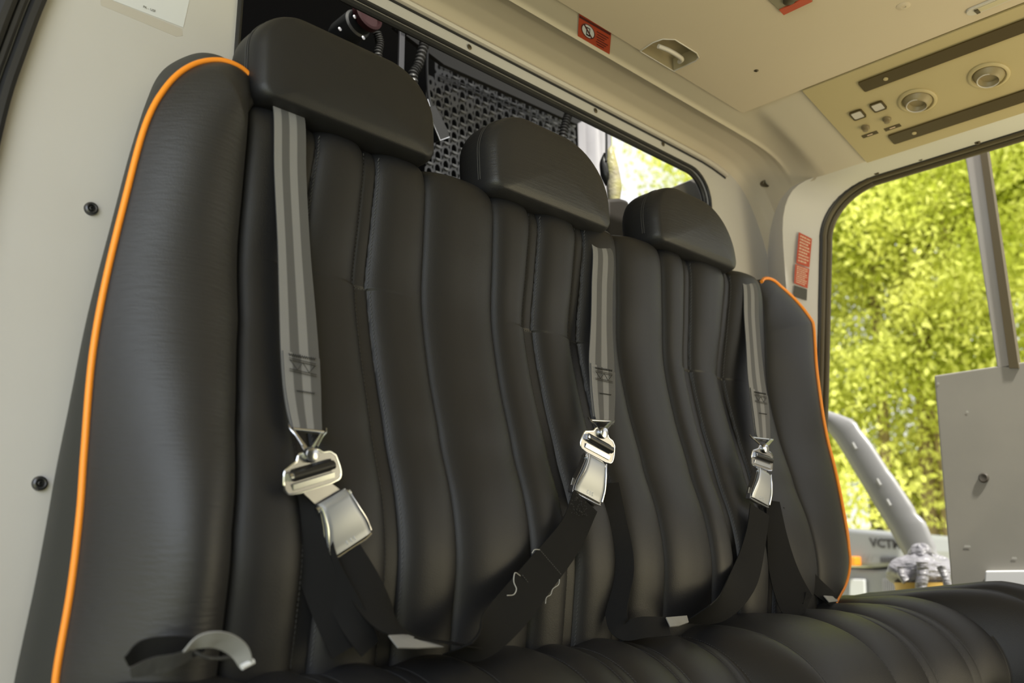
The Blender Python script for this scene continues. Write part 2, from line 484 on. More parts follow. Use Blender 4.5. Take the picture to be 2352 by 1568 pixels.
# grommets on the cream panel
def grommet(u, v, y, label, r=0.0085, n=(0, -1, 0)):
    c = aty(u, v, y)
    t = thing('snap_grommet', c, label, 'grommet', 'black wall grommets')
    mb = MB(); add_lathe(mb, [(r, 0), (r, 0.002), (r*.92, 0.0045), (r*.7, 0.0055), (r*.52, 0.005), (r*.48, 0.0015), (r*.3, 0.001)], c, n, 28)
    obj('washer', mb, mat('grommet_metal', (0.07, 0.07, 0.075), 0.3, metal=0.6), t)
    mb = MB(); add_lathe(mb, [(r*.34, 0.001), (r*.34, 0.004), (r*.2, 0.0045), (r*.14, 0.002), (0.0001, 0.002)], c, n, 20)
    obj('stud', mb, BLACK, t)
grommet(208, 480, YB, 'black metal grommet high on the cream wall left of the bench')
grommet(90, 1110, YB, 'black metal grommet low on the cream wall left of the bench')
cg = hit_roof(1760, 420)
t = thing('snap_grommet', cg, 'small brown grommet in the cream corner above the right bolster', 'grommet')
mb = MB(); add_lathe(mb, [(0.010, -0.02), (0.010, 0.003), (0.008, 0.004), (0.006, 0.002), (0.0001, 0.0)], cg, norm((-.45, -.75, -.4)), 24)
obj('washer', mb, SCREW, t)

# =================================================================== BENCH
Zp = [-0.30, -0.16, -0.10, -0.04, 0.03, 0.10, 0.165, 0.20, 0.28, 0.38, 0.47, 0.54, 0.565]
Yp = [0.960, 0.945, 0.938, 0.930, 0.924, 0.934, 0.955, 0.964, 0.986, 1.003, 1.001, 0.999, 1.001]
from bisect import bisect
_pp = catmull([(y, z) for y, z in zip(Yp, Zp)], 8)
_zz = [p[1] for p in _pp]; _yy = [p[0] for p in _pp]
def B(z): return float(np.interp(z, _zz, _yy))
# profile points incl. rolled top and the flat top going back
prof = [(B(z), z) for z in np.concatenate([np.linspace(-0.16, 0.370, 84), np.linspace(0.373, 0.387, 8), np.linspace(0.392, 0.56, 26)])]
for k in range(1, 11):
    a = math.pi/2*k/10
    prof.append((1.001 + 0.028*(1-math.cos(a)), 0.560 + 0.028*math.sin(a)))
for y in np.linspace(1.045, 1.12, 6): prof.append((y, 0.588 - (y-1.03)*0.05))
prof = np.array(prof)
tang = np.gradient(prof, axis=0); tang /= np.linalg.norm(tang, axis=1)[:, None]
pn = np.stack([-tang[:, 1], tang[:, 0]], 1)       # points to -y in front, +z on top
NZ = 0.380
pairs = [(0.609, 0.590, 0.590), (0.707, 0.697, 0.704), (1.033, 1.017, 1.024), (1.144, 1.124, 1.132), (1.457, 1.443, 1.448), (1.598, 1.552, 1.562)]
creases = [0.530, 0.816, 0.952, 1.252, 1.384, 1.742]
PW = 0.0215
def pair_x(p, z):
    u, n_, l = p
    if z >= NZ: return n_ + (u-n_)*min(1, (z-NZ)/0.18)
    return n_ + 0.004 + (l - n_ - 0.004)*min(1, (NZ-z)/0.12)
def seam_list(z):
    out = []
    pi = 0
    s = []
    for k in range(3):
        s.append((creases[2*k] - (0.026*min(1, max(0, (0.30-z)/0.25)) if k == 0 else 0), 'c'))
        for j in (2*k, 2*k+1):
            x = pair_x(pairs[j], z); s.append((x, 'a')); s.append((x+PW, 'b'))
        s.append((creases[2*k+1], 'c'))
    return s
def panel_bulge(x, z, sl):
    xs_ = [q[0] for q in sl]
    i = bisect(xs_, x) - 1
    if i < 0: return -0.01
    if i >= len(xs_)-1: return 0.0
    a, ka = sl[i]; b_, kb = sl[i+1]; w = b_-a; t = (x-a)/w
    if ka == 'a':            # stitched strip
        up = 0.0035 if z >= NZ else 0.0005
        e = min(t, 1-t)*w
        return up*(1-math.exp(-e/0.0025)) - 0.001
    h = 0.0055 + 0.055*w
    h = min(h, 0.0145)
    # left flank of a pleat rises steeply after a crease
    base = h*(1-abs(2*t-1)**2.6)
    ea = (x-a); eb = (b_-x)
    soft = 0.0042*(1-math.exp(-ea/0.0045))*(1-math.exp(-eb/0.0045))
    return base + soft
xset = set(np.round(np.arange(0.500, 1.7421, 0.004), 5))
for s, k in seam_list(0.57) + seam_list(NZ) + seam_list(0.1):
    for d in np.arange(-0.008, 0.0081, 0.0013): xset.add(round(s+d, 5))
xs = np.array(sorted(x for x in xset if 0.500 <= x <= 1.742))
keep = [xs[0]]
for x in xs[1:]:
    if x - keep[-1] > 0.0008: keep.append(x)
xs = np.array(keep)
def rise(x, z):
    return 0.036*min(1, max(0, (x-1.0)/0.72))*min(1, max(0, (z-0.40)/0.18))
def back_pt(x, y, z, d, n_): 
    return (x, y + n_[0]*d, z + n_[1]*d + rise(x, z))
vs = []
for (y, z), n_ in zip(prof, pn):
    sl = seam_list(z)
    fade = 1.0 if z < 0.575 else max(0.3, 1-(z-0.575)/0.02)
    if y > 1.03: fade = 0.3
    for x in xs:
        vs.append(back_pt(x, y, z, panel_bulge(x, z, sl)*fade, n_))
bench = thing('bench_seat', (1.14, 0.8, -0.5), 'long black leather rear bench with orange piping and three headrests', 'seat')
mb = MB().add(vs, grid_faces(len(prof), len(xs), flip=False))
back = obj('backrest', mb, LEATHER_S, bench, angle=60)
def surf(x, z, off=0.0):
    d = panel_bulge(x, z, seam_list(z))
    return np.array((x, B(z) - d - off, z + rise(x, z)))
# stitching along the pleats
mb = MB()
def stitch_line(mb, fx, z0, z1, step=0.0058, ln=0.0044, slant=0.0012, r=0.0008, off=0.0006):
    z = z0
    while z < z1:
        a = surf(fx(z), z, off); c = surf(fx(z+ln)+slant, z+ln, off)
        add_tube(mb, [a, (a+c)/2 + np.array((0, -0.0004, 0)), c], r, 4)
        z += step
for p in pairs:
    for dx in (0, PW):
        s = -1 if dx == 0 else 1
        stitch_line(mb, lambda z, p=p, dx=dx, s=s: pair_x(p, z)+dx+0.0016*s, -0.09, NZ-0.002)
        stitch_line(mb, lambda z, p=p, dx=dx, s=s: pair_x(p, z)+dx+0.0016*s, NZ+0.003, 0.57)
    for k in range(5):
        x0 = pair_x(p, NZ) + PW*k/5
        a = surf(x0+.001, NZ-0.001, 0.001); c = surf(x0+PW/5-0.001, NZ-0.001, 0.001)
        add_tube(mb, [a, c], 0.0006, 4)
st = obj('stitching', mb, THREAD, back)

# bolsters ------------------------------------------------------------
def bolster(side, edge, seam_x, ctrl, name_sfx, rows):
    pass
pipL = [(0.370, -0.105), (0.370, -0.078), (0.375, -0.005), (0.376, 0.068), (0.374, 0.13), (0.372, 0.226), (0.377, 0.308), (0.389, 0.407), (0.404, 0.507), (0.425, 0.565), (0.452, 0.602), (0.485, 0.623), (0.514, 0.6255), (0.533, 0.616), (0.545, 0.600)]
PL = catmull(pipL, 8)
def bolster_mesh(P, yp_of, sx, bul, side):
    """P: piping curve (x,z) from the bottom outer edge over the top to the seam; the seam runs down at x=sx"""
    vs = []; n = len(P); NS = 34
    P = [np.array(p) for p in P]
    ztop = P[-1][1]
    # fan of sections: from the piping point to the matching point on the seam
    for i, p in enumerate(P):
        z = p[1]
        f = i/(n-1)
        # matching seam point
        zs = z if f < 0.55 else None
        if zs is None:
            f2 = (f-0.55)/0.45
            z55 = P[int(0.55*(n-1))][1]
            zs = z55 + (ztop-0.0-z55)*f2
        zs = min(zs, ztop)
        sxx = sx - (0.026*min(1, max(0, (0.30-zs)/0.25)) if side < 0 else 0)
        q = np.array((sxx if zs < 0.57 else sx + (P[-1][0]-sx)*(zs-0.57)/(max(0.001, ztop-0.57)), B(zs) if zs < 0.56 else B(0.56), zs))
        e = np.array((p[0], yp_of(z), z))
        w = abs(p[0]-q[0]) + 0.35*abs(z-zs)
        k = bul*min(1.0, w/0.10)
        for s in range(NS):
            t = s/(NS-1)
            b0, b1, b2, b3 = (1-t)**3, 3*(1-t)**2*t, 3*(1-t)*t*t, t**3
            c1 = q + np.array((-0.50*k if side < 0 else 0.001, -k, 0))
            c2 = np.array((e[0]*0.72 + q[0]*0.28, min(q[1], e[1]) - k, e[2]*0.8+q[2]*0.2))
            vs.append(q*b0 + c1*b1 + c2*b2 + e*b3)
    return vs, n, NS
vs, n, NS = bolster_mesh(PL, lambda z: 1.0, 0.530, 0.062, -1)
mb = MB().add(vs, grid_faces(n, NS, flip=True))
bl = obj('side_bolster', mb, LEATHER, bench, angle=70)
bl['label'] = 'left padded side bolster'
# piping follows the edge a touch proud of it
mb = MB(); add_tube(mb, [(x-0.001, 0.9985, z+0.001) for x, z in PL], 0.0038, 10)
obj('piping', mb, PIPING, bl)['label'] = 'bright orange piping'
# gusset from the piping back to the wall
rear = [(0.364, -0.105), (0.366, -0.08), (0.374, 0.0), (0.379, 0.068), (0.383, 0.13), (0.392, 0.226), (0.401, 0.308), (0.416, 0.407), (0.430, 0.507), (0.442, 0.590), (0.458, 0.640), (0.490, 0.676), (0.520, 0.692), (0.545, 0.680), (0.56, 0.66)]
RL = catmull(rear, 8)
vs = []
for s in np.linspace(0, 1, 8):
    for (a, c), (d, e) in zip(PL, RL):
        yr = 1.10
        bow = 0.006*math.sin(math.pi*s)
        vs.append((a*(1-s)+d*s - bow*(1 if c < 0.58 else 0.2), 1.0*(1-s)+yr*s, c*(1-s)+e*s + bow*(0.8 if c >= 0.58 else 0)))
mb = MB().add(vs, grid_faces(8, len(PL)))
vs2 = [(a*0.98+0.012, 1.10-0.03*max(0, min(1, (c-0.5)/0.1)) + 0.02, c-0.01) for a, c in RL]
obj('side_gusset', mb, GUSSET, bl, angle=70)

k_ = 0.97
pipR = [(1.962, 1.0, -0.075), (1.947, .97, -0.010-.03), (1.966, .97, 0.0), (1.975, .97, 0.036), (1.964, .97, 0.135), (1.936, .97, 0.245), (1.905, .97, 0.346), (1.896, .97, 0.441), (1.903, .97, 0.53), (1.898, .97, 0.575), (1.861, .975, 0.606), (1.80, .985, 0.630), (1.755, .995, 0.624), (1.737, 1.0, 0.612)]
pipR = [(1.86, .97, -0.085), (1.90, .97, -0.045), (1.947, .97, -0.010), (1.972, .97, 0.030), (1.974, .97, 0.07), (1.964, .97, 0.135), (1.937, .97, 0.245), (1.909, .97, 0.346), (1.899, .97, 0.441), (1.901, .97, 0.50), (1.901, .97, 0.545), (1.884, .972, 0.582), (1.852, .978, 0.610), (1.805, .988, 0.630), (1.765, .995, 0.629), (1.737, 1.0, 0.614)]
def ypR(z):
    q = min(1, max(0, (0.30-z)/0.22)); q = q*q*(3-2*q)
    return 0.97 - 0.036*q if z < 0.55 else 0.97+0.03*min(1, (z-0.55)/0.075)
pipR = [(x*ypR(z)/y_, ypR(z), z*ypR(z)/y_) if z < 0.55 else (x, y_, z) for x, y_, z in pipR]
PRc = catmull(pipR, 8)
yz = sorted([(p[2], p[1]) for p in PRc[20:]])
vs, n, NS = bolster_mesh([(p[0], p[2]) for p in PRc], ypR, 1.742, 0.018, 1)
mb = MB().add(vs, grid_faces(n, NS))
br = obj('side_bolster', mb, LEATHER_S, bench, angle=70); br['label'] = 'right padded side bolster'
mb = MB(); add_tube(mb, [(p[0]+.003, ypR(p[2])-0.001, p[2]+0.001) for p in PRc], 0.0038, 10)
obj('piping', mb, PIPING, br)['label'] = 'bright orange piping'
vs = []
for s in np.linspace(0, 1, 6):
    for p in PRc:
        y0 = ypR(p[2])
        vs.append((p[0]-0.03*s, y0 + (1.11-y0)*s, p[2]))
obj('side_gusset', MB().add(vs, grid_faces(6, len(PRc), flip=True)), GUSSET, br, angle=70)
# hard back shell behind the padding
mb = MB(); add_box(mb, (1.14, 1.115, 0.14), 1.30, 0.02, 0.86)
obj('back_shell', mb, BLACK, bench, smooth=False, bevel=0.005)

# headrests -----------------------------------------------------------
def headrest_mb(w, h, r_top, r_bot, dep, c, lean=0.06):
    """c: centre of the bottom front edge"""
    out = []
    N = 14
    rx, rz = r_top
    for cx, cz, r1, r2, a0 in ((w/2-rx, h-rz, rx, rz, 0), (-w/2+rx*.7, h-rz*.8, rx*.7, rz*.8, 90), (-w/2+r_bot, r_bot, r_bot, r_bot, 180), (w/2-r_bot, r_bot, r_bot, r_bot, 270)):
        for k in range(N+1):
            a = math.radians(a0+90*k/N); out.append((cx + r1*math.cos(a), cz + r2*math.sin(a)))
    # resample for an even loop
    O = np.array(out); m = len(O)
    cen = np.array((0, h*0.48))
    rings = []
    er = 0.034
    for s in (0.02, 0.3, 0.55, 0.72, 0.83): rings.append((s, -0.012*(1-s**2)))
    for k in range(0, 7):
        a = math.pi/2*k/6
        rings.append((0.90 + 0.10*math.sin(a), er*0.8*(1-math.cos(a))))
    for d in (0.38, 0.50): rings.append((1.0, dep*d))
    for k in range(0, 7):
        a = math.pi/2*k/6
        rings.append((1 - 0.10*(1-math.cos(a)), dep-er + er*math.sin(a)))
    for s in (0.6, 0.3, 0.02): rings.append((s, dep+0.004))
    vs = []
    for s, d in rings:
        for q in O:
            p = cen + (q-cen)*s
            vs.append((c[0]+p[0], c[1]+d+lean*p[1], c[2]+p[1]))
    fs_ = grid_faces(len(rings), m, True, flip=True); fs_ += [tuple(range(m)), tuple((len(rings)-1)*m + k for k in range(m))[::-1]]
    return MB().add(vs, fs_), O, cen
HR = [((0.670), 0.583, 0.290, 0.136, 0.965), ((1.072), 0.582, 0.285, 0.148, 0.968), ((1.485), 0.604, 0.270, 0.130, 0.972)]
for i, (cx, zb, w, h, yf) in enumerate(HR):
    mb, O, cen = headrest_mb(w, h, [(0.085, 0.075), (0.115, 0.100), (0.11, 0.105)][i], 0.018, 0.092, (cx, yf, zb))
    hd = obj('headrest', mb, LEATHER_S if i == 0 else LEATHER, bench, angle=80)
    hd['label'] = ['left black headrest', 'middle black headrest', 'right black headrest'][i]
    # seam around the face edge
    mb = MB()
    for sc, dd in ((1.003, 0.033), (1.003, 0.0375)):
        pts = []
        for q in [np.array((w/2, 0.022))] + list(O[:30]) + [np.array((-w/2, 0.022))]:
            p = cen + (q-cen)*sc; pts.append((cx+p[0], yf+dd+0.06*p[1], zb+p[1]))
        add_tube(mb, pts, 0.0008, 5)
    obj('seam', mb, THREAD, hd)

# seat cushion ---------------------------------------------------------
def zr(x): return float(np.interp(x, [0.35, 0.6, 1.28, 1.365, 1.69, 1.89, 2.0], [-0.104, -0.100, -0.088, -0.078, -0.063, -0.045, -0.034]))
cseams = [0.53, 0.60, 0.622, 0.70, 0.724, 0.82, 0.957, 1.02, 1.042, 1.13, 1.152, 1.262, 1.284, 1.372, 1.575, 1.69, 1.712, 1.80, 1.822, 1.90, 1.95]
cs_all = [0.36] + cseams + [2.0]
def cush(x, y):
    ys_ = float(np.interp(x, [0.3, 1.28, 1.37, 1.69, 1.90, 1.96, 2.0], [0.94, 0.93, 0.885, 0.865, 0.850, 0.72, 0.70]))
    w = float(np.interp(x, [0.3, 1.28, 1.37, 1.69, 1.89, 1.99], [0.17, 0.16, 0.185, 0.165, 0.20, 0.22]))
    z = zr(x)
    z += 0.024*min(1, max(0, (x-1.74)/0.22))*min(1, max(0, (0.92-y)/0.25))
    tt = (ys_-y)/w
    if tt > 0: z -= 0.15*(1-math.sqrt(max(0, 1-min(1, tt)**2)))
    i = min(len(cs_all)-2, max(0, bisect(cs_all, x)-1)); a, b_ = cs_all[i], cs_all[i+1]; wd = b_-a; t = (x-a)/wd
    h = 0.003 if wd < 0.03 else min(0.016, 0.006 + 0.06*wd)
    bul = h*(1-abs(2*t-1)**2.4)
    if y > 0.93: bul *= max(0, 1-(y-0.93)/0.05)
    return z + bul, w, ys_
xset = set(np.round(np.arange(0.36, 2.001, 0.008), 4))
for s in cseams:
    for d in np.arange(-0.006, 0.0061, 0.002): xset.add(round(s+d, 4))
cx_ = np.array(sorted(xset)); vs = []
NT = 64
for k in range(NT):
    f = k/(NT-1)
    for x in cx_:
        _, w, ys_ = cush(x, 0.9)
        yfr = ys_ - w
        if f < 0.85:
            ff = f/0.85
            if ff < 0.4: y = 1.0 + (ys_-1.0)*(ff/0.4)
            else:
                a = (ff-0.4)/0.6*math.pi/2; y = ys_ - w*math.sin(a)
            z, _, _ = cush(x, y); vs.append((x, y, z))
        else:
            z, _, _ = cush(x, yfr); g = (f-0.85)/0.15
            vs.append((x, yfr + 0.02*g, z - 0.12*g))
mb = MB().add(vs, grid_faces(NT, len(cx_), flip=True))
cu_ = obj('seat_cushion', mb, LEATHER_S, bench, angle=70)
mb = MB()
for s in cseams:
    for k in range(60):
        f = k/60
        y = 0.925 - 0.24*f
        z, w, ys_ = cush(s+0.0012, y)
        if y < ys_ - w*0.98: break
        z2 = cush(s+0.0012, y-0.0028)[0]
        add_tube(mb, [(s+0.0016, y, z+0.0005), (s+0.0030, y-0.0028, z2+0.0005)], 0.0005, 4)
obj('stitching', mb, THREAD, cu_)
# end faces and base frame
mb = MB(); add_box(mb, (1.16, 0.90, -0.38), 1.56, 0.28, 0.235)
obj('base_frame', mb, BLACK, bench, smooth=False, bevel=0.01)

# =================================================================== SEAT BELTS
def ribbon(pts, wdirs, width, th=0.0016, n=8, edge_noise=0.0):
    """pts: centre points; wdirs: width directions; returns MB, uv"""
    C = catmull(pts, n); Wd = catmull(wdirs, n)
    wid = width if hasattr(width, '__len__') else [width]*len(pts)
    WW = [float(w[0]) for w in catmull([(w, 0, 0) for w in wid], n)]
    NW = 9; vs = []; uv = []; ln = 0
    for i, (c, w) in enumerate(zip(C, Wd)):
        w = norm(w); t = norm(C[min(i+1, len(C)-1)] - C[max(i-1, 0)]); nn = norm(np.cross(w, t)); w = norm(w - t*(w @ t))
        if i: ln += np.linalg.norm(C[i]-C[i-1])
        for k in range(NW):
            s = k/(NW-1)
            e = (random.random()-.5)*edge_noise if k in (0, NW-1) else 0
            vs.append(c + w*(WW[i]*(s-.5)+e) + nn*th/2); uv.append((s, ln))
        for k in range(NW-1, -1, -1):
            s = k/(NW-1)
            vs.append(c + w*WW[i]*(s-.5) - nn*th/2); uv.append((s, ln))
    fs = grid_faces(len(C), 2*NW, True)
    fs.append(tuple(range(2*NW))[::-1]); fs.append(tuple((len(C)-1)*2*NW+k for k in range(2*NW)))
    return MB().add(vs, fs), uv
def buckle(root, c, e1, e2, flip=1, tilt=0.0, sc=1.0, gap=0.0, cover_rot=0.0, cover_off=(0, 0)):
    """built on a local frame: a along the bar, b downwards, n towards the cabin"""
    F0 = frame2(c, e1, e2)
    nn = norm(np.cross(norm(e1), norm(e2)))
    if nn[1] > 0:
        F = lambda a, b_, n_=0: F0(a*sc, b_*sc, -n_*sc)
        nf = -nn
    else:
        F = lambda a, b_, n_=0: F0(a*sc, b_*sc, n_*sc); nf = nn
    ca, sa = math.cos(cover_rot), math.sin(cover_rot)
    G = lambda a, b_, n_=0: F(cover_off[0] + a*ca - b_*sa, cover_off[1] + a*sa + b_*ca, n_)
    # adapter plate with slot
    W2 = 0.0375
    out = [(-W2, 0.006), (-W2+0.003, -0.006), (-0.017, -0.013), (-0.013, -0.020), (0.013, -0.020), (0.018, -0.015), (0.028, -0.014), (W2-.003, -0.008), (W2, 0.006), (W2, 0.014), (W2-0.003, 0.019), (0.022, 0.021), (-0.022, 0.021), (-W2+0.003, 0.019), (-W2, 0.014)]
    def resample(pl, n):
        P = [np.array(p) for p in pl]; P.append(P[0]); L_ = [0]
        for i in range(1, len(P)): L_.append(L_[-1] + np.linalg.norm(P[i]-P[i-1]))
        return [np.array((np.interp(t, L_, [p[0] for p in P]), np.interp(t, L_, [p[1] for p in P]))) for t in np.linspace(0, L_[-1], n, endpoint=False)]
    N = 60
    O = resample(out, N)
    inn = rrect(0.056, 0.0145, 0.003); I = resample([(p[0], -p[1]+0.0005) for p in inn], 240)
    # match the slot loop by angle
    I2 = []
    for o_ in O:
        a = math.atan2(o_[1], o_[0]*0.35)
        I2.append(min(I, key=lambda q: abs((math.atan2(q[1], q[0]*0.35)-a+math.pi) % (2*math.pi)-math.pi)))
    mb = MB(); add_ring_prism(mb, [F(p[0], p[1], 0.0035) for p in O], [F(p[0], p[1], 0.0035) for p in I2], nf, 0.0022)
    pl = obj('adapter_plate', mb, STEEL, root, smooth=False)
    mb = MB(); add_tube(mb, [F(p[0]*1.0, p[1], 0.0028) for p in O], 0.0014, 6, closed=True)
    obj('plate_rim', mb, CHROME, pl)
    # roller bar with webbing pad and lower lip
    mb = MB(); add_tube(mb, [F(-0.0275, 0.001, 0.006), F(0.0275, 0.001, 0.006)], 0.0052, 14)
    rb = obj('roller', mb, BLACK, pl)
    mb = MB(); add_tube(mb, [F(-0.032, 0.001, 0.006), F(-0.0265, 0.001, 0.006)], 0.0046, 14)
    obj('roller_pin', mb, CHROME, rb)
    mb = MB(); add_prism(mb, [F(-0.028, 0.0095, 0.0060), F(0.028, 0.0095, 0.0060), F(0.028, 0.0165, 0.0048), F(-0.028, 0.0165, 0.0048)], nf, 0.0012)
    obj('plate_lip', mb, CHROME, pl, smooth=False, bevel=0.0005)
    # tongue
    mb = MB(); add_prism(mb, [F(-0.019, 0.018, 0.0030), F(0.019, 0.018, 0.0030), G(0.0185, 0.004, 0.0030), G(-0.0185, 0.004, 0.0030)], nf, 0.002)
    obj('tongue', mb, STEEL, root, smooth=False)
    # buckle body: case and lift cover
    def side(t):     # half width of the cover along its length
        return float(np.interp(t, [0, 0.08, 0.2, 0.45, 0.7, 0.9, 1.0], [0.0200, 0.0198, 0.0205, 0.0235, 0.0280, 0.0302, 0.0300]))
    LN = 0.060
    vs = []; rows = 26; cols = 15
    for i in range(rows):
        t = i/(rows-1)
        hh = 0.0125 + 0.004*math.sin(math.pi*min(1, t*1.1))*0.8
        if t < 0.1: hh = 0.0065 + (hh-0.0065)*math.sqrt(t/0.1)
        w = side(t)
        for j in range(cols):
            s = -1 + 2*j/(cols-1)
            lip = 0.0013*(1 if abs(s) > 0.86 else 0)
            vs.append(G(w*s, t*LN, hh - 0.0008*s*s + lip - (0.003 if abs(s) > 0.99 else 0)))
    for i in range(rows):
        t = i/(rows-1); w = side(t)
        for j in range(cols):
            s = -1 + 2*j/(cols-1); vs.append(G(w*s, t*LN, 0.0065 if t < .1 else 0.0095))
    o2 = rows*cols
    fs = grid_faces(rows, cols) + [tuple(x_+o2 for x_ in f)[::-1] for f in grid_faces(rows, cols)]
    for i in range(rows-1):
        for j in (0, cols-1):
            a = i*cols+j; b_ = a+cols; q = (a, b_, b_+o2, a+o2); fs.append(q if j == 0 else q[::-1])
    for j in range(cols-1):
        a = (rows-1)*cols+j; fs.append((a+1, a, a+o2, a+1+o2)); fs.append((j, j+1, j+1+o2, j+o2))
    cv = obj('buckle_cover', MB().add(vs, fs), COVER, root, angle=30)
    for s_ in (-1, 1):
        mb = MB(); add_tube(mb, [G(s_*(side(t)+0.0002), t*LN, 0.0105 + 0.0044*math.sin(math.pi*min(1, t*1.1))*0.8 + .001) for t in np.linspace(0.04, 0.96, 18)], 0.0011, 6)
        obj('cover_edge', mb, CHROME, cv)
    mb = MB()
    for a0 in (-0.006, 0.0, 0.005):
        for (da, db) in ((0, 0), (0, 0.002), (0.001, 0.004)):
            add_box(mb, G(a0+da, LN*0.87+db, 0.0136), 0.0007, 0.0007, 0.0016, (norm(e1), norm(e2), nf))
    obj('stamped_mark', mb, WHITE, cv, smooth=False)
    case = [(side(t)+0.0016, t*LN) for t in np.linspace(0.03, 1.06, 16)]
    poly = [(-a, b_) for a, b_ in case] + [(a, b_) for a, b_ in case[::-1]]
    mb = MB(); add_prism(mb, [G(a, b_, 0.0085) for a, b_ in poly], nf, 0.010)
    cs_ = obj('buckle_case', mb, STEEL, root, smooth=False, bevel=0.0008)
    mb = MB(); add_tube(mb, [G(-0.0245, 0.006, 0.006), G(-0.0195, 0.006, 0.006)], 0.0042, 14)
    obj('hinge_pin', mb, CHROME, cs_)
    mb = MB(); add_tube(mb, [G(0.0195, 0.006, 0.007), G(0.0235, 0.006, 0.007)], 0.0036, 12)
    obj('hinge_pin', mb, CHROME, cs_)
    mb = MB(); add_tube(mb, [G(-0.0318, LN*0.72, 0.004), G(-0.0322, LN*0.90, 0.004)], 0.0018, 8)
    obj('release_spring', mb, CHROME, cs_)
    mb = MB(); add_tube(mb, [G(-0.031, LN*1.045, 0.0085), G(-0.02, LN*1.065, 0.010), G(0.02, LN*1.065, 0.010), G(0.031, LN*1.045, 0.0085)], 0.0016, 8)
    obj('case_lip', mb, CHROME, cs_)
    mb = MB(); add_prism(mb, [G(-0.029, LN*0.985, 0.0092), G(0.029, LN*0.985, 0.0092), G(0.029, LN*1.05, 0.0092), G(-0.029, LN*1.05, 0.0092)], nf, 0.0006)
    obj('case_slot', mb, BLACK, cs_, smooth=False)
    return F, G, nf
def clevis(root, F, wl, wr, nf):
    """V shaped link from the webbing bar down to the rivet"""
    mb = MB()
    rv = F(0, -0.0165, 0.006)
    for p in (wl, wr):
        p = np.array(p); d = norm(rv - p); s = np.cross(d, nf)
        add_prism(mb, [p + s*0.003, p - s*0.003, rv - s*0.0055, rv + s*0.0055], nf, 0.002)
    cl = obj('shackle', mb, CHROME, root, smooth=False, bevel=0.0006)
    mb = MB(); add_tube(mb, [wl, wr], 0.0022, 10); obj('shackle_bar', mb, CHROME, cl)
    mb = MB()
    for p, sgn in ((wl, -1), (wr, 1)):
        p = np.array(p); out = norm(np.array(wr)-np.array(wl))*sgn; up = norm(p - rv)
        add_tube(mb, catmull([p + up*0.008 + out*0.001, p + out*0.003, p - up*0.011 + out*0.0015, rv + (p-rv)*0.35 + out*.002], 6), 0.0016, 8)
    obj('shackle_wire', mb, CHROME, cl)
    mb = MB(); add_lathe(mb, [(0.0088, -0.003), (0.0088, 0.002), (0.0075, 0.0045), (0.0045, 0.0055), (0.0008, 0.0058)], rv, nf, 24)
    obj('rivet', mb, CHROME, root)
def sew(parent, F_, w, rows, z0, step, mats=THREAD):
    mb = MB()
    for k in range(rows):
        a = []; b0 = z0 + step*k
        for j in range(13):
            t = j/12; a.append(F_(w*(t-.5), b0 + (0.0010 if j % 2 else -0.0010) + step*0.5*t*(1 if k % 2 else -1)*1.2, 0.0016))
        add_tube(mb, a, 0.0006, 4)
    return obj('box_stitch', mb, mats, parent)

WB = 0.048
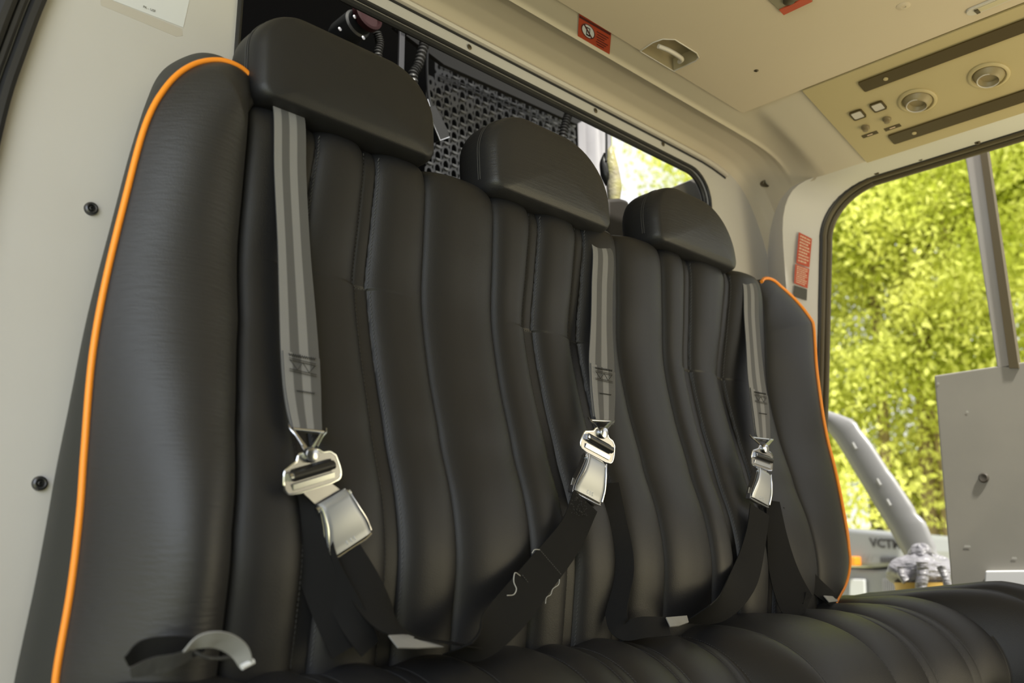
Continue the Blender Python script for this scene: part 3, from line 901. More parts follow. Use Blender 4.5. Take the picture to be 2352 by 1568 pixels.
# belt 1 -----------------------------------------------------------------
def belt(label, pix, xw, root_pix, e_pix, buck_y, lower, crot, coff, sc, sh_pix):
    c0 = aty(*root_pix, buck_y)
    t = thing('seat_belt', c0, label, 'seat belt', 'lap and shoulder belts on the rear bench')
    pts = [aty(u, v, y) for u, v, y in pix]
    # go over the top of the backrest and down behind it
    top = pts[0]
    pre = [np.array((top[0]-0.01, 1.125, top[2]-0.05)), np.array((top[0]-0.01, 1.10, top[2]+0.028)), np.array((top[0]-0.005, 1.05, top[2]+0.034)), np.array((top[0], 1.008, top[2]+0.022))]
    P = pre + pts
    wd = [np.array((1, 0, 0.0))]*len(pre) + [np.array(w) for w in xw]
    mb, uv = ribbon(P, wd, [0.044]*len(pre) + [0.046]*(len(pts)-5) + [.050, .052, .050, .046, .040])
    web = obj('shoulder_webbing', mb, WEB, t, uv=uv, angle=60); web['label'] = 'grey webbing with two pale stripes'
    # folded end loop, second layer behind
    pe = pts[-4:]
    mb, uv = ribbon([p + np.array((0.0005, -0.0022, 0)) for p in pe[:3]] + [pe[3] + np.array((0, -0.002, -0.001)), pe[3] + np.array((0, 0.004, -0.003))], [xw[-1]]*5, [0.050, 0.048, 0.043, 0.038, 0.036])
    obj('webbing_fold', mb, WEB, web, uv=uv, angle=60)
    Fp = frame2(pe[0] + np.array((0, -0.003, 0)), xw[-3], norm(pe[1]-pe[0]))
    sgn = 1 if Fp(0, 0, 1)[1] < Fp(0, 0, 0)[1] else -1
    FF = lambda a, b_, n_=0: Fp(a, b_, n_*sgn)
    mb = MB()
    add_tube(mb, [FF(-.018 + .036*j/24, .002 + (.003 if j % 2 else 0), .0016) for j in range(25)], .0006, 4)
    for bb in (.008, .0105, .022, .0245): add_tube(mb, [FF(-.018, bb, .0018), FF(.018, bb + .002, .0018)], .0005, 4)
    add_tube(mb, [FF(-.017, .0105, .002), FF(-.008, .022, .002), FF(0, .0115, .002), FF(.008, .023, .002), FF(.017, .0125, .002)], .0005, 4)
    obj('box_stitch', mb, THREADB, web)
    mb = MB(); add_tube(mb, [FF(-.010 + .024*j/16, .048 + (.0015 if j % 2 else 0), .002) for j in range(17)], .0006, 4)
    obj('end_stitch', mb, THREADB, web)
    # buckle
    a, b_ = aty(*e_pix[0], buck_y), aty(*e_pix[1], buck_y)
    e1 = norm(b_-a); e2 = norm(np.cross(e1, (0, 1, 0.10)))
    if e2[2] > 0: e2 = -e2
    F, G, nf = buckle(t, c0, e1, e2, sc=sc, cover_rot=crot, cover_off=coff)
    yl = pts[-1][1]
    clevis(t, F, aty(*sh_pix[0], yl-0.003), aty(*sh_pix[1], yl-0.003), nf)
    for (kind, lp, lw, wid) in lower:
        LP = [aty(u, v, y) for u, v, y in lp]
        mb, uv = ribbon(LP, lw, wid)
        obj('lap_webbing', mb, WEBD, t, uv=uv, angle=60)['label'] = 'plain black webbing'
    return t, F, G, nf
b1, F1, G1, nf1 = belt('grey striped seat belt with the largest buckle, hanging below the left headrest',
    [(664, 262, 0.984), (667, 400, 0.978), (675, 560, 0.974), (683, 700, 0.962), (689, 815, 0.948), (693, 890, 0.938), (698, 945, 0.932), (704, 985, 0.928)],
    [(1, 0, 0), (1, 0, 0), (1, 0, 0), (1, 0, 0), (1, 0, .02), (1, 0, 0.0), (1, 0, -0.0), (1, 0, -0.02)],
    (712, 1078), ((662, 1085), (766, 1055)), 0.906,
    [('a', [(790, 1275, .905), (830, 1335, .895), (880, 1410, .885), (960, 1462, .88), (1080, 1483, .88)], [(.75, -.1, .55), (.75, 0, .55), (.6, .3, .5), (.2, .9, .1), (0, 1, 0.1)], 0.046),
     ('b', [(683, 1090, .925), (692, 1180, .922), (712, 1270, .917), (755, 1390, .908), (800, 1490, .90)], [(.9, -.25, 0.2), (.6, -.5, 0.3), (.5, -.5, .3), (.6, -.4, .3), (.7, -.2, .3)], 0.040),
     ('c', [(725, 1200, .916), (745, 1290, .910), (800, 1400, .895), (850, 1490, .885)], [(.5, -.7, .3), (.45, -.7, .3), (.6, -.5, .4), (.8, .2, .3)], 0.032)],
    -0.20, (0.018, 0.035), 1.0, ((672, 985), (743, 992)))
b2, F2, G2, nf2 = belt('seat belt hanging at the middle of the bench below the middle headrest',
    [(1384, 575, 0.984), (1383, 660, 0.978), (1382, 740, 0.972), (1382, 800, 0.964), (1382, 845, 0.955), (1383, 890, 0.948), (1384, 930, 0.940), (1385, 965, 0.934)],
    [(1, -.15, 0)]*8,
    (1372, 1018), ((1335, 1000), (1408, 1040)), 0.910,
    [('a', [(1345, 1150, .902), (1310, 1230, .900), (1240, 1320, .888), (1175, 1400, .872), (1110, 1465, .862), (1050, 1490, .858)], [(.8, -.1, -.5), (.85, 0, -.5), (.8, -.1, -.55), (.75, -.2, -.6), (.6, .2, -.5), (.3, .9, -.2)], 0.052),
     ('b', [(1392, 1110, .925), (1408, 1200, .918), (1425, 1300, .91), (1415, 1400, .902), (1430, 1445, .89), (1480, 1440, .87), (1535, 1438, .86)], [(1, -.3, -.1), (.9, -.4, -.1), (.6, -.7, 0), (.3, -.9, 0), (.2, .3, 1), (.1, .3, 1), (0.1, .4, 1)], [.046, .046, .040, .034, .03, .03, .028])],
    0.02, (-0.004, 0.024), 1.0, ((1358, 965), (1407, 968)))
b3, F3, G3, nf3 = belt('seat belt at the far right end of the bench beside the right bolster',
    [(1722, 655, 0.984), (1726, 730, 0.978), (1731, 800, 0.970), (1736, 860, 0.962), (1741, 900, 0.955), (1745, 940, 0.948), (1748, 975, 0.942), (1750, 1008, 0.936)],
    [(1, -.12, 0)]*8,
    (1748, 1050), ((1722, 1040), (1782, 1062)), 0.915,
    [('a', [(1745, 1170, .905), (1735, 1240, .905), (1712, 1320, .900), (1665, 1385, .885), (1600, 1410, .87)], [(1, -.1, -.2), (1, -.1, -.2), (.9, -.2, -.35), (.6, .2, -.6), (.2, .8, -.4)], 0.055),
     ('b', [(1775, 1150, .925), (1785, 1230, .915), (1800, 1310, .905), (1830, 1385, .885), (1850, 1402, .875)], [(1, -.4, 0), (1, -.4, 0), (1, -.5, 0), (.8, -.5, .2), (.8, -.4, .2)], [.03, .045, .062, .07, .06]),
     ('c', [(1785, 1170, .93), (1810, 1250, .925), (1860, 1330, .915), (1920, 1382, .90)], [(.8, -.3, .3), (.8, -.3, .4), (.6, -.2, .7), (.4, .2, .8)], .034)],
    0.12, (0.0, 0.024), 0.98, ((1729, 1005), (1773, 1010)))
# loose stitching patch and frayed threads on the middle lap strap
mb = MB()
for k in range(70):
    u = 1310 + random.random()*40; v = 1135 + random.random()*50 + (1330-u)*-0.4
    p = aty(u, v, 0.8975); q = p + np.array(((random.random()-.5)*.004, -0.0003, (random.random()-.5)*.004)); add_tube(mb, [p, q], 0.0005, 4)
obj('zigzag_stitch', mb, mat('thread_dark', (.02, .02, .02), .7), b2)
for (ua, va, ub, vb) in ((1240, 1262, 1290, 1320), (1200, 1320, 1250, 1385)):
    mb = MB()
    for k in range(14):
        f = k/14; g = f+0.04
        yv = 0.887
        add_tube(mb, [aty(ua+(ub-ua)*f, va+(vb-va)*f, yv-.003), aty(ua+(ub-ua)*g, va+(vb-va)*g, yv-.003)], 0.0006, 4)
    obj('seam_stitch', mb, THREAD, b2)
mb = MB()
add_tube(mb, catmull([aty(1195, 1322, .876), aty(1183, 1315, .872), aty(1180, 1335, .870), aty(1186, 1352, .869), aty(1180, 1365, .868), aty(1165, 1367, .866)], 6), 0.0006, 5)
obj('frayed_thread', mb, THREAD_L, b2); mb = MB()
add_tube(mb, catmull([aty(1285, 1330, .886), aty(1283, 1342, .886), aty(1270, 1352, .884), aty(1265, 1365, .882), aty(1255, 1372, .880), aty(1253, 1386, .878)], 6), 0.0005, 5)
obj('frayed_thread', mb, THREAD_L, b2); mb = MB()
add_tube(mb, catmull([aty(1222, 1270, .889), aty(1228, 1262, .888), aty(1240, 1262, .888)], 6), 0.0006, 5)
obj('frayed_thread', mb, THREAD_L, b2)

# white tags and the loose strap on the cushion
def leaflet(name, quads, label, cat, m, y):
    mb = MB()
    P = [np.array(aty(u, v, y + dy)) for u, v, dy in quads]
    cen = sum(P)/len(P)
    N = len(P)
    vs = []
    for s in (0.0, 0.5, 1.0):
        for p in P:
            q = cen + (p-cen)*s; vs.append(q + np.array((0, 0, 0.003*(1-s*s))))
    vs += [p - np.array((0, -0.001, 0.0012)) for p in P]
    fs = grid_faces(4, N, True)
    mb.add(vs, fs)
    return tag(obj(name, mb, m), label, cat)
leaflet('care_tag', [(893, 1458, 0), (935, 1456, .01), (965, 1466, .01), (1000, 1478, 0), (1020, 1484, 0), (960, 1487, -.01), (915, 1486, -.015)], 'white fabric tag lying on the cushion at the foot of the left belt', 'tag', TAGW, 0.86)
leaflet('care_tag', [(1530, 1417, 0), (1578, 1413, .01), (1582, 1428, .005), (1560, 1436, 0), (1540, 1438, -.01)], 'white fabric tag on the cushion beside the middle belt strap', 'tag', TAGW, 0.86)
leaflet('care_tag', [(1892, 1367, 0), (1918, 1369, .005), (1925, 1380, .0), (1905, 1382, -.005)], 'white fabric tag at the foot of the right bolster', 'tag', TAGW, 0.90)
t = thing('loose_strap', aty(430, 1540, 0.87), 'rumpled black strap with a silvery grey loop lying on the left cushion corner', 'strap')
mb, uv = ribbon([aty(290, 1520, .885), aty(330, 1498, .88), (aty(390, 1492, .87)), aty(430, 1488, .865), aty(470, 1480, .86)], [(.2, -.5, .8), (.1, -.4, .9), (.1, -.4, .9), (.1, -.4, .9), (.2, -.3, .8)], [.012, .024, .026, .022, .012])
obj('black_webbing', mb, WEBD, t, uv=uv, angle=60)
mb, uv = ribbon([aty(300, 1545, .86), aty(350, 1530, .855), aty(400, 1518, .85), aty(440, 1500, .85)], [(.1, -.3, .9)]*4, [.010, .016, .014, .010])
obj('black_webbing', mb, SATIN, t, uv=uv, angle=60)
mb, uv = ribbon([aty(420, 1503, .85), aty(450, 1478, .845), aty(485, 1468, .84), aty(520, 1474, .84), aty(550, 1495, .84), aty(566, 1528, .84)], [(.2, -.5, .7), (.1, -.6, .7), (.1, -.6, .7), (.3, -.6, .6), (.5, -.6, .35), (.6, -.6, .2)], [.006, .014, .018, .019, .018, .013])
obj('silver_loop', mb, TAGW, t, uv=uv, angle=60)
mb = MB(); add_tube(mb, catmull([aty(440, 1493, .853), aty(470, 1508, .85), (aty(500, 1512, .85)), aty(535, 1508, .85)], 6), 0.0018, 6)
obj('cord', mb, SATIN, t)
mb = MB(); pA, pB = aty(555, 1532, .838), aty(582, 1518, .838)
add_tube(mb, [pA, pB], 0.0028, 10); obj('loop_end', mb, WHITE, t)

# =================================================================== CEILING AND OVERHEAD DETAILS
# no-phone label on the strip in front of the cove
zs_ = 0.9685
lab = [atz(1330, 32, zs_), atz(1404, 75, zs_), atz(1400, 125, zs_), atz(1327, 84, zs_)]
t = thing('warning_label', sum(lab)/4, 'red no-phones warning label on the ceiling edge above the middle headrest', 'label')
mb = MB(); add_prism(mb, lab, (0, 0, -1), 0.0006); obj('label_face', mb, RED, t, smooth=False)
e1 = norm(lab[1]-lab[0]); e2 = -norm(lab[3]-lab[0]); 
Lw = np.linalg.norm(lab[1]-lab[0]); Lh = np.linalg.norm(lab[3]-lab[0])
def labfr(a, b_, n_=0):    # a,b in 0..1 from the top-left corner
    p = lab[0]*(1-a)*(1-b_) + lab[1]*a*(1-b_) + lab[2]*a*b_ + lab[3]*(1-a)*b_
    return p + np.array((0, 0, -0.0004-n_))
mb = MB(); mb.add([labfr(0.30+0.21*math.cos(a), 0.50+0.30*math.sin(a), .0002) for a in np.linspace(0, 2*math.pi, 32, endpoint=False)], [tuple(range(32))]); obj('white_disc', mb, WHITE, t, smooth=False)
mb = MB()
for k in range(32):
    a, c = 2*math.pi*k/32, 2*math.pi*(k+1)/32
    mb.add([labfr(.30+.21*math.cos(q)*s, .50+.30*math.sin(q)*s, .0004) for q, s in ((a, 1), (c, 1), (c, .88), (a, .88))], [(0, 1, 2, 3)])
mb.add([labfr(*p, .0008) for p in ((.16, .32), (.19, .27), (.44, .68), (.41, .73))], [(0, 1, 2, 3)])
mb.add([labfr(*p, .0004) for p in ((.02, .03), (.98, .03), (.98, .13), (.02, .13))], [(0, 1, 2, 3)])
for k in range(6):
    y0 = .27 + k*.11; x0 = .56 + .02*(k % 2); x1 = .93 - .06*(k % 3)
    mb.add([labfr(*p, .0004) for p in ((x0, y0), (x1, y0), (x1, y0+.045), (x0, y0+.045))], [(0, 1, 2, 3)])
obj('print', mb, mat('dark_red_print', (0.10, 0.02, 0.015), .6), t, smooth=False)
mb = MB(); 
for (x0, y0, x1, y1) in ((.245, .33, .355, .37), (.245, .63, .355, .70), (.245, .33, .265, .70), (.335, .33, .355, .70)):
    mb.add([labfr(*p, .0006) for p in ((x0, y0), (x1, y0), (x1, y1), (x0, y1))], [(0, 1, 2, 3)])
obj('phone_symbol', mb, INK, t, smooth=False)

# grab recess in the headliner edge
zc = ZC-0.0035
cR = sum(recP)/len(recP)
t = thing('grab_recess', cR, 'recessed grab handle cup in the headliner with a pale finger bar', 'handle')
N = len(recP); REC = mat('recess_tan', (0.36, 0.30, 0.19), 0.35, spec=.6)
mb = MB(); add_tube(mb, [p + np.array((0, 0, 0.0002)) for p in recP], 0.0013, 6, closed=True); obj('rim', mb, TRIM, t)
mb = MB(); rings = []
for sc_, dz in ((1.0, 0.0), (0.97, 0.012), (0.90, 0.024), (0.6, 0.028)):
    rings += [np.array((cR[0] + (p[0]-cR[0])*sc_, cR[1] + (p[1]-cR[1])*sc_, cR[2] + dz)) for p in recP]
mb.add(rings, grid_faces(4, N, True) + [tuple(3*N + k for k in range(N))])
obj('cup', mb, REC, t, angle=30)
mb = MB(); add_tube(mb, catmull([atz(1512, 106, zc-0.006), atz(1535, 115, zc-0.008), atz(1556, 127, zc-0.008), atz(1566, 136, zc-0.006), atz(1560, 142, zc-.003)], 6), [0.0045]*24 + [0.0042], 10)
obj('finger_bar', mb, TRIM, t)

# red-labelled reading light at the top edge, pale strip lamp at the far right
t = thing('ceiling_fitting', atz(1815, 10, zc), 'small grey ceiling fitting with a red rim at the top edge', 'light')
mb = MB(); add_prism(mb, [atz(u, v, zc-.004) for u, v in ((1755, -8), (1832, -30), (1868, 2), (1800, 34))], (0, 0, -1), .006)
obj('base', mb, mat('fitting_grey', (.25, .22, .15), .5), t, smooth=False, bevel=.001)
mb = MB(); add_prism(mb, [atz(u, v, zc-.006) for u, v in ((1790, 24), (1858, -8), (1866, 4), (1800, 35))], (0, 0, -1), .004)
obj('red_strip', mb, RED, t, smooth=False)
mb = MB(); add_lathe(mb, [(0.010, 0), (0.010, 0.004), (0.006, 0.006), (0.0002, 0.006)], atz(1812, 0, zc-.004), (0, 0, -1), 20)
obj('lens', mb, SCREW, t)
t = thing('strip_lamp', atz(2300, 10, zc), 'pale rounded strip lamp recessed in the headliner at the top right', 'light')
a, b_ = atz(2236, 24, zc), atz(2352, -24, zc); c_ = a + (b_-a)*4.0
d = norm(c_-a); s = np.cross(d, (0, 0, 1)); s = s if (atz(2236, 30, zc)-a) @ s > 0 else -s
def slotpoly(h, a, c_, z):
    out = []
    for k in range(9):
        an = math.pi/2 + math.pi*k/8; out.append(a + d*math.cos(an)*h + s*math.sin(an)*h + np.array((0, 0, z)))
    for k in range(9):
        an = -math.pi/2 + math.pi*k/8; out.append(c_ + d*math.cos(an)*h + s*math.sin(an)*h + np.array((0, 0, z)))
    return out
mb = MB(); add_prism(mb, slotpoly(0.012, a, c_, -0.003), (0, 0, -1), .004); obj('bezel', mb, TRIM, t, smooth=False, bevel=.001)
mb = MB(); add_prism(mb, slotpoly(0.007, a + d*0.008, c_, -0.004), (0, 0, -1), .002); obj('diffuser', mb, mat('lamp_diffuser', (.55, .48, .32), .4), t, smooth=False)
mb = MB(); add_box(mb, a + d*0.006 + np.array((0, 0, -.005)), 0.006, 0.012, 0.003, (d, s, (0, 0, 1))); obj('latch', mb, SCREW, t, smooth=False)

# black strips, vents, switches on the service panel
def on(u, v, off=0.006): return onp(u, v, off)
def strip(p_up, p_dn, q_up, label_m, off=0.0065):
    a, b_ = on(*p_up, off), on(*p_dn, off)
    w = abs((b_-a) @ norm((1, 0, -.251)))
    ctr = (a+b_)/2
    return a, b_, w, ctr
for (pu, pd) in (((1972, 190), (1984, 212)), ((2040, 312), (2052, 332))):
    a, b_ = on(*pu, 0.0065), on(*pd, 0.0065); w = np.linalg.norm((b_-a)*[1, 0, 1]); y0 = (a[1]+b_[1])/2; ctr = (a+b_)/2
    Ls = 1.9
    c = ctr + np.array((0, -Ls/2, 0))
    fr = frame2(c, (0, -1, 0), norm((1, 0, -.251)))
    sg = 1 if (fr(0, 0, 1)-fr(0, 0, 0)) @ PN > 0 else -1
    mb = MB(); add_prism(mb, [fr(p, q, 0.001*sg) for p, q in rrect(Ls, w, 0.004)], PN, 0.003)
    ob = obj('rubber_strip', mb, STRIPB, svc, smooth=False)
    mb = MB(); add_lathe(mb, [(0.0045, 0), (0.0045, 0.0015), (0.002, 0.002)], ctr + np.array((0, -0.05, 0)) + PN*0.001, PN, 14)
    obj('strip_screw', mb, OVERH, ob)
for i, (u, v) in enumerate(((2107, 231), (2271, 173))):
    c = on(u, v, 0.004)
    mb = MB(); add_lathe(mb, [(0.037, 0), (0.037, 0.002), (0.034, 0.0045), (0.031, 0.0045), (0.029, 0.002), (0.028, -0.001), (0.022, -0.001)], c, PN, 40)
    g = obj('air_vent', mb, OVERH, svc)
    mb = MB(); add_lathe(mb, [(0.0285, -0.001), (0.026, 0.004), (0.022, 0.009), (0.020, 0.012), (0.0185, 0.0125), (0.0175, 0.009), (0.015, 0.004), (0.0001, 0.003)], c, norm(PN + np.array((0.0, .12, -.1))), 36)
    n_ = obj('nozzle', mb, mat('vent_tan', (.30, .24, .13), .45), g)
    mb = MB(); pts = [c + norm(PN + np.array((0.0, .12, -.1)))*0.0125 + 0.0192*(math.cos(q)*np.array((0, 1, 0)) + math.sin(q)*norm((1, 0, -.251))) for q in np.linspace(0, 2*math.pi, 36, endpoint=False)]
    add_tube(mb, pts, 0.0012, 6, closed=True); obj('nozzle_ring', mb, TRIM, n_)
for i, (u, v) in enumerate(((1970, 262), (2017, 243))):
    c = on(u, v, 0.004)
    fr = frame2(c, (0, -1, 0), norm((1, 0, -.251))); sg = 1 if (fr(0, 0, 1)-fr(0, 0, 0)) @ PN > 0 else -1
    mb = MB(); add_ring_prism(mb, [fr(p, q, .004*sg) for p, q in rrect(.027, .027, .004)], [fr(p, q, .004*sg) for p, q in rrect(.021, .021, .003)], PN, .006)
    sw = obj('switch_frame', mb, STRIPB, svc, smooth=False)
    mb = MB(); add_prism(mb, [fr(p, q, .0035*sg) for p, q in rrect(.0205, .0205, .003)], PN, .005); obj('switch_cap', mb, TRIM, sw, smooth=False)
for i, (u, v) in enumerate(((1988, 292), (2037, 273))):
    c = on(u, v, 0.004)
    mb = MB(); add_lathe(mb, [(0.009, 0), (0.0085, 0.003), (0.006, 0.0045), (0.0055, 0.009), (0.003, 0.010), (0.0001, .010)], c, PN, 20)
    obj('knob', mb, mat('knob_tan', (.22, .17, .09), .4), svc)
for i, (u, v, tx) in enumerate(((1998, 309, 'ATT'), (2050, 293, 'PA'))):
    c = on(u, v, 0.0045)
    fr = frame2(c, (0, -1, 0), -norm((1, 0, -.251)))
    mb = MB(); add_prism(mb, [fr(p, q, 0) for p, q in rrect(.034, .0105, .001)], PN, .001)
    tg = obj('name_strip', mb, STRIPB, svc, smooth=False)
    sgn = 1 if (fr(0, 0, 1)-fr(0, 0, 0)) @ PN > 0 else -1
    mb = MB(); mb.add([fr(p, q, .0006*sgn) for p, q in rrect(.012, .003, .0008)], [tuple(range(24))])
    obj('print', mb, PALEINK, tg, smooth=False)

# red instruction labels on the door reveal
t = None
def reveal_pt(u, v):
    """where the view of the label corner meets the slanted door reveal"""
    r = norm(ray(u, v)); d = 1.5
    while d < 3:
        p = r*d
        yf = 1.010 + 0.042*min(1.5, max(0, (0.787-p[2])/0.36))
        if p[1] >= 1.064 + (yf-1.064)*(p[0]-1.973)/0.092 - 0.0035 - 0.07*max(0, p[2]-0.66): return p
        d += 0.0005
    return p
for (quad, nm, lb) in (([(1835, 533), (1865, 548), (1859, 614), (1829, 604)], 'instruction_label', 'upper red instruction label on the cream door reveal'), ([(1827, 606), (1859, 617), (1855, 662), (1824, 650)], 'instruction_label', 'lower red instruction label on the cream door reveal')):
    Q = [reveal_pt(*q) for q in quad]
    t = thing(nm, sum(Q)/4, lb, 'label', 'red labels by the door')
    mb = MB(); add_prism(mb, Q, (-.37, -.93, 0), .0006); obj('label_face', mb, RED, t, smooth=False)
    mb = MB()
    bl_ = lambda a, b_: Q[0]*(1-a)*(1-b_) + Q[1]*a*(1-b_) + Q[2]*a*b_ + Q[3]*(1-a)*b_ + np.array((-.0002, -.0005, 0))
    nl = 9
    for k in range(nl):
        y0 = .07 + k*.10; x0 = .12; x1 = .88 - .12*(k % 3 == 2)
        x = x0
        while x < x1:
            w = .05 + .09*random.random(); mb.add([bl_(*p) for p in ((x, y0), (min(x+w, x1), y0), (min(x+w, x1), y0+.05), (x, y0+.05))], [(0, 1, 2, 3)]); x += w+.035
    obj('print', mb, PALEINK, t, smooth=False)
Q = [reveal_pt(*q) for q in ((1825, 655), (1854, 664), (1853, 690), (1823, 680))]
mb = MB(); add_prism(mb, Q, (-.37, -.93, 0), .0006)
tag(obj('placard', mb, mat('dark_placard', (.06, .055, .04), .5), smooth=False), 'small dark placard below the red door labels', 'label')

# white registration sticker, code left out
yS = YB-0.0006
Q = [aty(u, v, yS) for u, v in ((240, -60), (452, -70), (421, 63), (258, 0))]
Q = [aty(250, -95, yS), aty(455, -20-70, yS), aty(421, 63, yS), aty(258, 0-0, yS)]
t = thing('paper_sticker', sum(Q)/4, 'white paper sticker at the top of the cream wall above the left bolster', 'sticker')
mb = MB(); add_prism(mb, Q, (0, -1, 0), .0005); obj('paper', mb, WHITE, t, smooth=False)
a, b_ = aty(258, 0, yS), aty(421, 63, yS); e1 = norm(b_-a); e2 = norm(np.cross((0, 1, 0), e1)); e2 = e2 if e2[2] > 0 else -e2
ct = aty(343, 21, yS-.0006)
fr = lambda p, q, n_=0: ct + e1*p + e2*q + np.array((0, -n_, 0))
obj('print', text_mb('PK - USF', 0.0048, fr), INK, t, smooth=False)
# faint trace of an older sticker beside it
Qs = [aty(u, v, YB-.0003) for u, v in ((228, -20), (260, -20), (260, 2), (418, 66), (420, 82), (405, 84), (300, 40), (232, 12))]
mb = MB(); add_prism(mb, Qs, (0, -1, 0), .0004)
tag(obj('glue_residue', mb, mat('old_glue', (.54, .50, .45), .5), smooth=False), 'faint beige patch of old glue around the white sticker', 'stain')

# =================================================================== CARGO SPACE BEHIND THE BULKHEAD
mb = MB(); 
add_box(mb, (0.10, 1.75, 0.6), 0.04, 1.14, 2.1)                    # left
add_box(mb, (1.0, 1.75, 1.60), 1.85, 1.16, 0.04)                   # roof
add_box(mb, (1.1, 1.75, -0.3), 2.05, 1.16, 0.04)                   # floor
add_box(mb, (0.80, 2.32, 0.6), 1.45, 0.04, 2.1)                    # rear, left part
add_box(mb, (1.30, 1.80, 0.5), 1.44, 0.12, 2.1)  # dark backing added so no bright sky shows through the plate slots
add_box(mb, (2.13, 1.75, 0.36), 0.03, 1.16, 1.32)  # unseen lower right side, added to cut light in the cargo space
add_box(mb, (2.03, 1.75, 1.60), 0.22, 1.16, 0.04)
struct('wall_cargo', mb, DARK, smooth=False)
def cg_thing(*a, **k): return thing(*a, **k)
# perforated equipment plate
YP = 1.62
pc = [(958, 186), (1018, 140), (1050, 148), (1322, 262), (1265, 300), (1300, 470), (965, 470)]
ptl, ptr = aty(985, 150, YP), aty(1320, 268, YP)
t = thing('perforated_plate', aty(1050, 400, YP), 'grey metal equipment plate full of keyhole slots behind the headrests', 'plate')
mb = MB(); lips = MB()
ex = norm(np.array((1, 0, 0.02))); ez = np.array((0, 0, 1.0))
orgp = aty(980, 170, YP)
cw, ch = 0.026, 0.034
ncol, nrow = 22, 20
def inside(x, z):
    p = orgp + ex*x - ez*z
    q = R.T @ p; u = 1176 + FPX*q[0]/-q[2]; v = 784 - FPX*q[1]/-q[2]
    top = np.interp(u, [955, 1015, 1320, 1340], [195, 140, 265, 600])
    return u > 940 and v > top-2 and u < 1320, u, v
for i in range(ncol):
    for j in range(-3, nrow):
        zoff = (0.5 if i % 2 else 0)*ch
        x0 = i*cw; z0 = j*ch + zoff
        ok, u, v = inside(x0+cw/2, z0+ch/2)
        if not ok: continue
        cc = orgp + ex*(x0+cw/2) - ez*(z0+ch/2)
        solid = (v < 200 and u < 1040) or (abs((v-238) - (u-1060)*0.35) < 9 and u > 1030 and u < 1110) 
        Oo = []; Ii = []
        for k in range(12):
            a = 2*math.pi*k/12; ca, sa = math.cos(a), math.sin(a)
            m_ = max(abs(ca), abs(sa)); Oo.append(cc + ex*ca/m_*cw/2 + ez*sa/m_*ch/2)
            rr_ = (0.0045, 0.007) if solid else (0.0085, 0.0125)
            Ii.append(cc + ex*ca*rr_[0] + ez*sa*rr_[1])
        add_ring_prism(mb, Oo, Ii, (0, -1, 0), .002)
        if not solid:
            pts = [cc + ex*0.0095*math.cos(a) + ez*(-0.0095 + 0.004*math.sin(a)) + np.array((0, -0.004, 0)) for a in np.linspace(math.pi, 2*math.pi, 7)]
            add_tube(lips, pts, 0.0016, 5)
            for s_ in (-1,):
                add_prism(lips, [cc + ex*p + ez*q + np.array((0, -.003, 0)) for p, q in ((-.008, -.0125), (.008, -.0125), (.006, -.0075), (-.006, -.0075))], (0, -1, 0), .001)
pf = obj('slotted_sheet', mb, PLATE, t, smooth=False)
obj('slot_lips', lips, mat('lip_metal', (.20, .20, .19), .4, metal=.4), pf, smooth=False)
# folded rims along the top of the plate
mb = MB()
for dv in (0, 22, 30):
    add_tube(mb, [aty(1010, 150+dv, YP-.006), aty(1318, 272+dv, YP-.006)], 0.0016, 6)
obj('folded_rim', mb, PLATE, t)
# overhead equipment rail and bracket
mb = MB(); add_prism(mb, [aty(u, v, 1.5) for u, v in ((915, 48), (1340, 250), (1338, 278), (1325, 285), (1020, 148), (905, 60))], (0, -1, 0), .012)
tag(obj('equipment_rail', mb, mat('rail_dark', (.018, .017, .015), .55), smooth=False), 'dark equipment rail under the cargo roof above the slotted plate', 'rail')
mb = MB(); add_box(mb, (aty(922, 100, 1.45)), 0.014, 0.006, 0.18)
add_box(mb, aty(930, 60, 1.45), 0.03, 0.03, 0.02)
tag(obj('hanger_bracket', mb, mat('bracket_dark', (.05, .05, .055), .45, metal=.3), smooth=False, bevel=.001), 'thin dark hanging bracket left of the corrugated hose', 'bracket')
# cylindrical camera lamp
c0 = aty(800, 72, 1.45); c1 = aty(852, 30, 1.38); ax_ = norm(c1-c0)
t = thing('cylinder_lamp', c0, 'dark cylindrical lamp with a dull red ring behind the left headrest', 'lamp')
mb = MB(); add_lathe(mb, [(0.028, -0.03), (0.031, -0.02), (0.031, 0.03), (0.027, 0.034), (0.027, 0.055)], c0, ax_, 28); obj('housing', mb, mat('lamp_body', (.015, .016, .017), .5), t)
mb = MB(); add_lathe(mb, [(0.030, 0.052), (0.033, 0.054), (0.033, 0.066), (0.028, 0.068), (0.026, .060), (0.0002, .058)], c0, ax_, 28); obj('red_ring', mb, mat('ring_red', (.02, .004, .005), .7, spec=.2), t)
for (u, v) in ((779, 68), (813, 40), (833, 88)):
    mb = MB(); add_lathe(mb, [(0.004, 0), (0.004, .003), (0.002, .004)], aty(u, v, 1.39), (0, -1, 0), 10); obj('bolt', mb, STEEL, t)
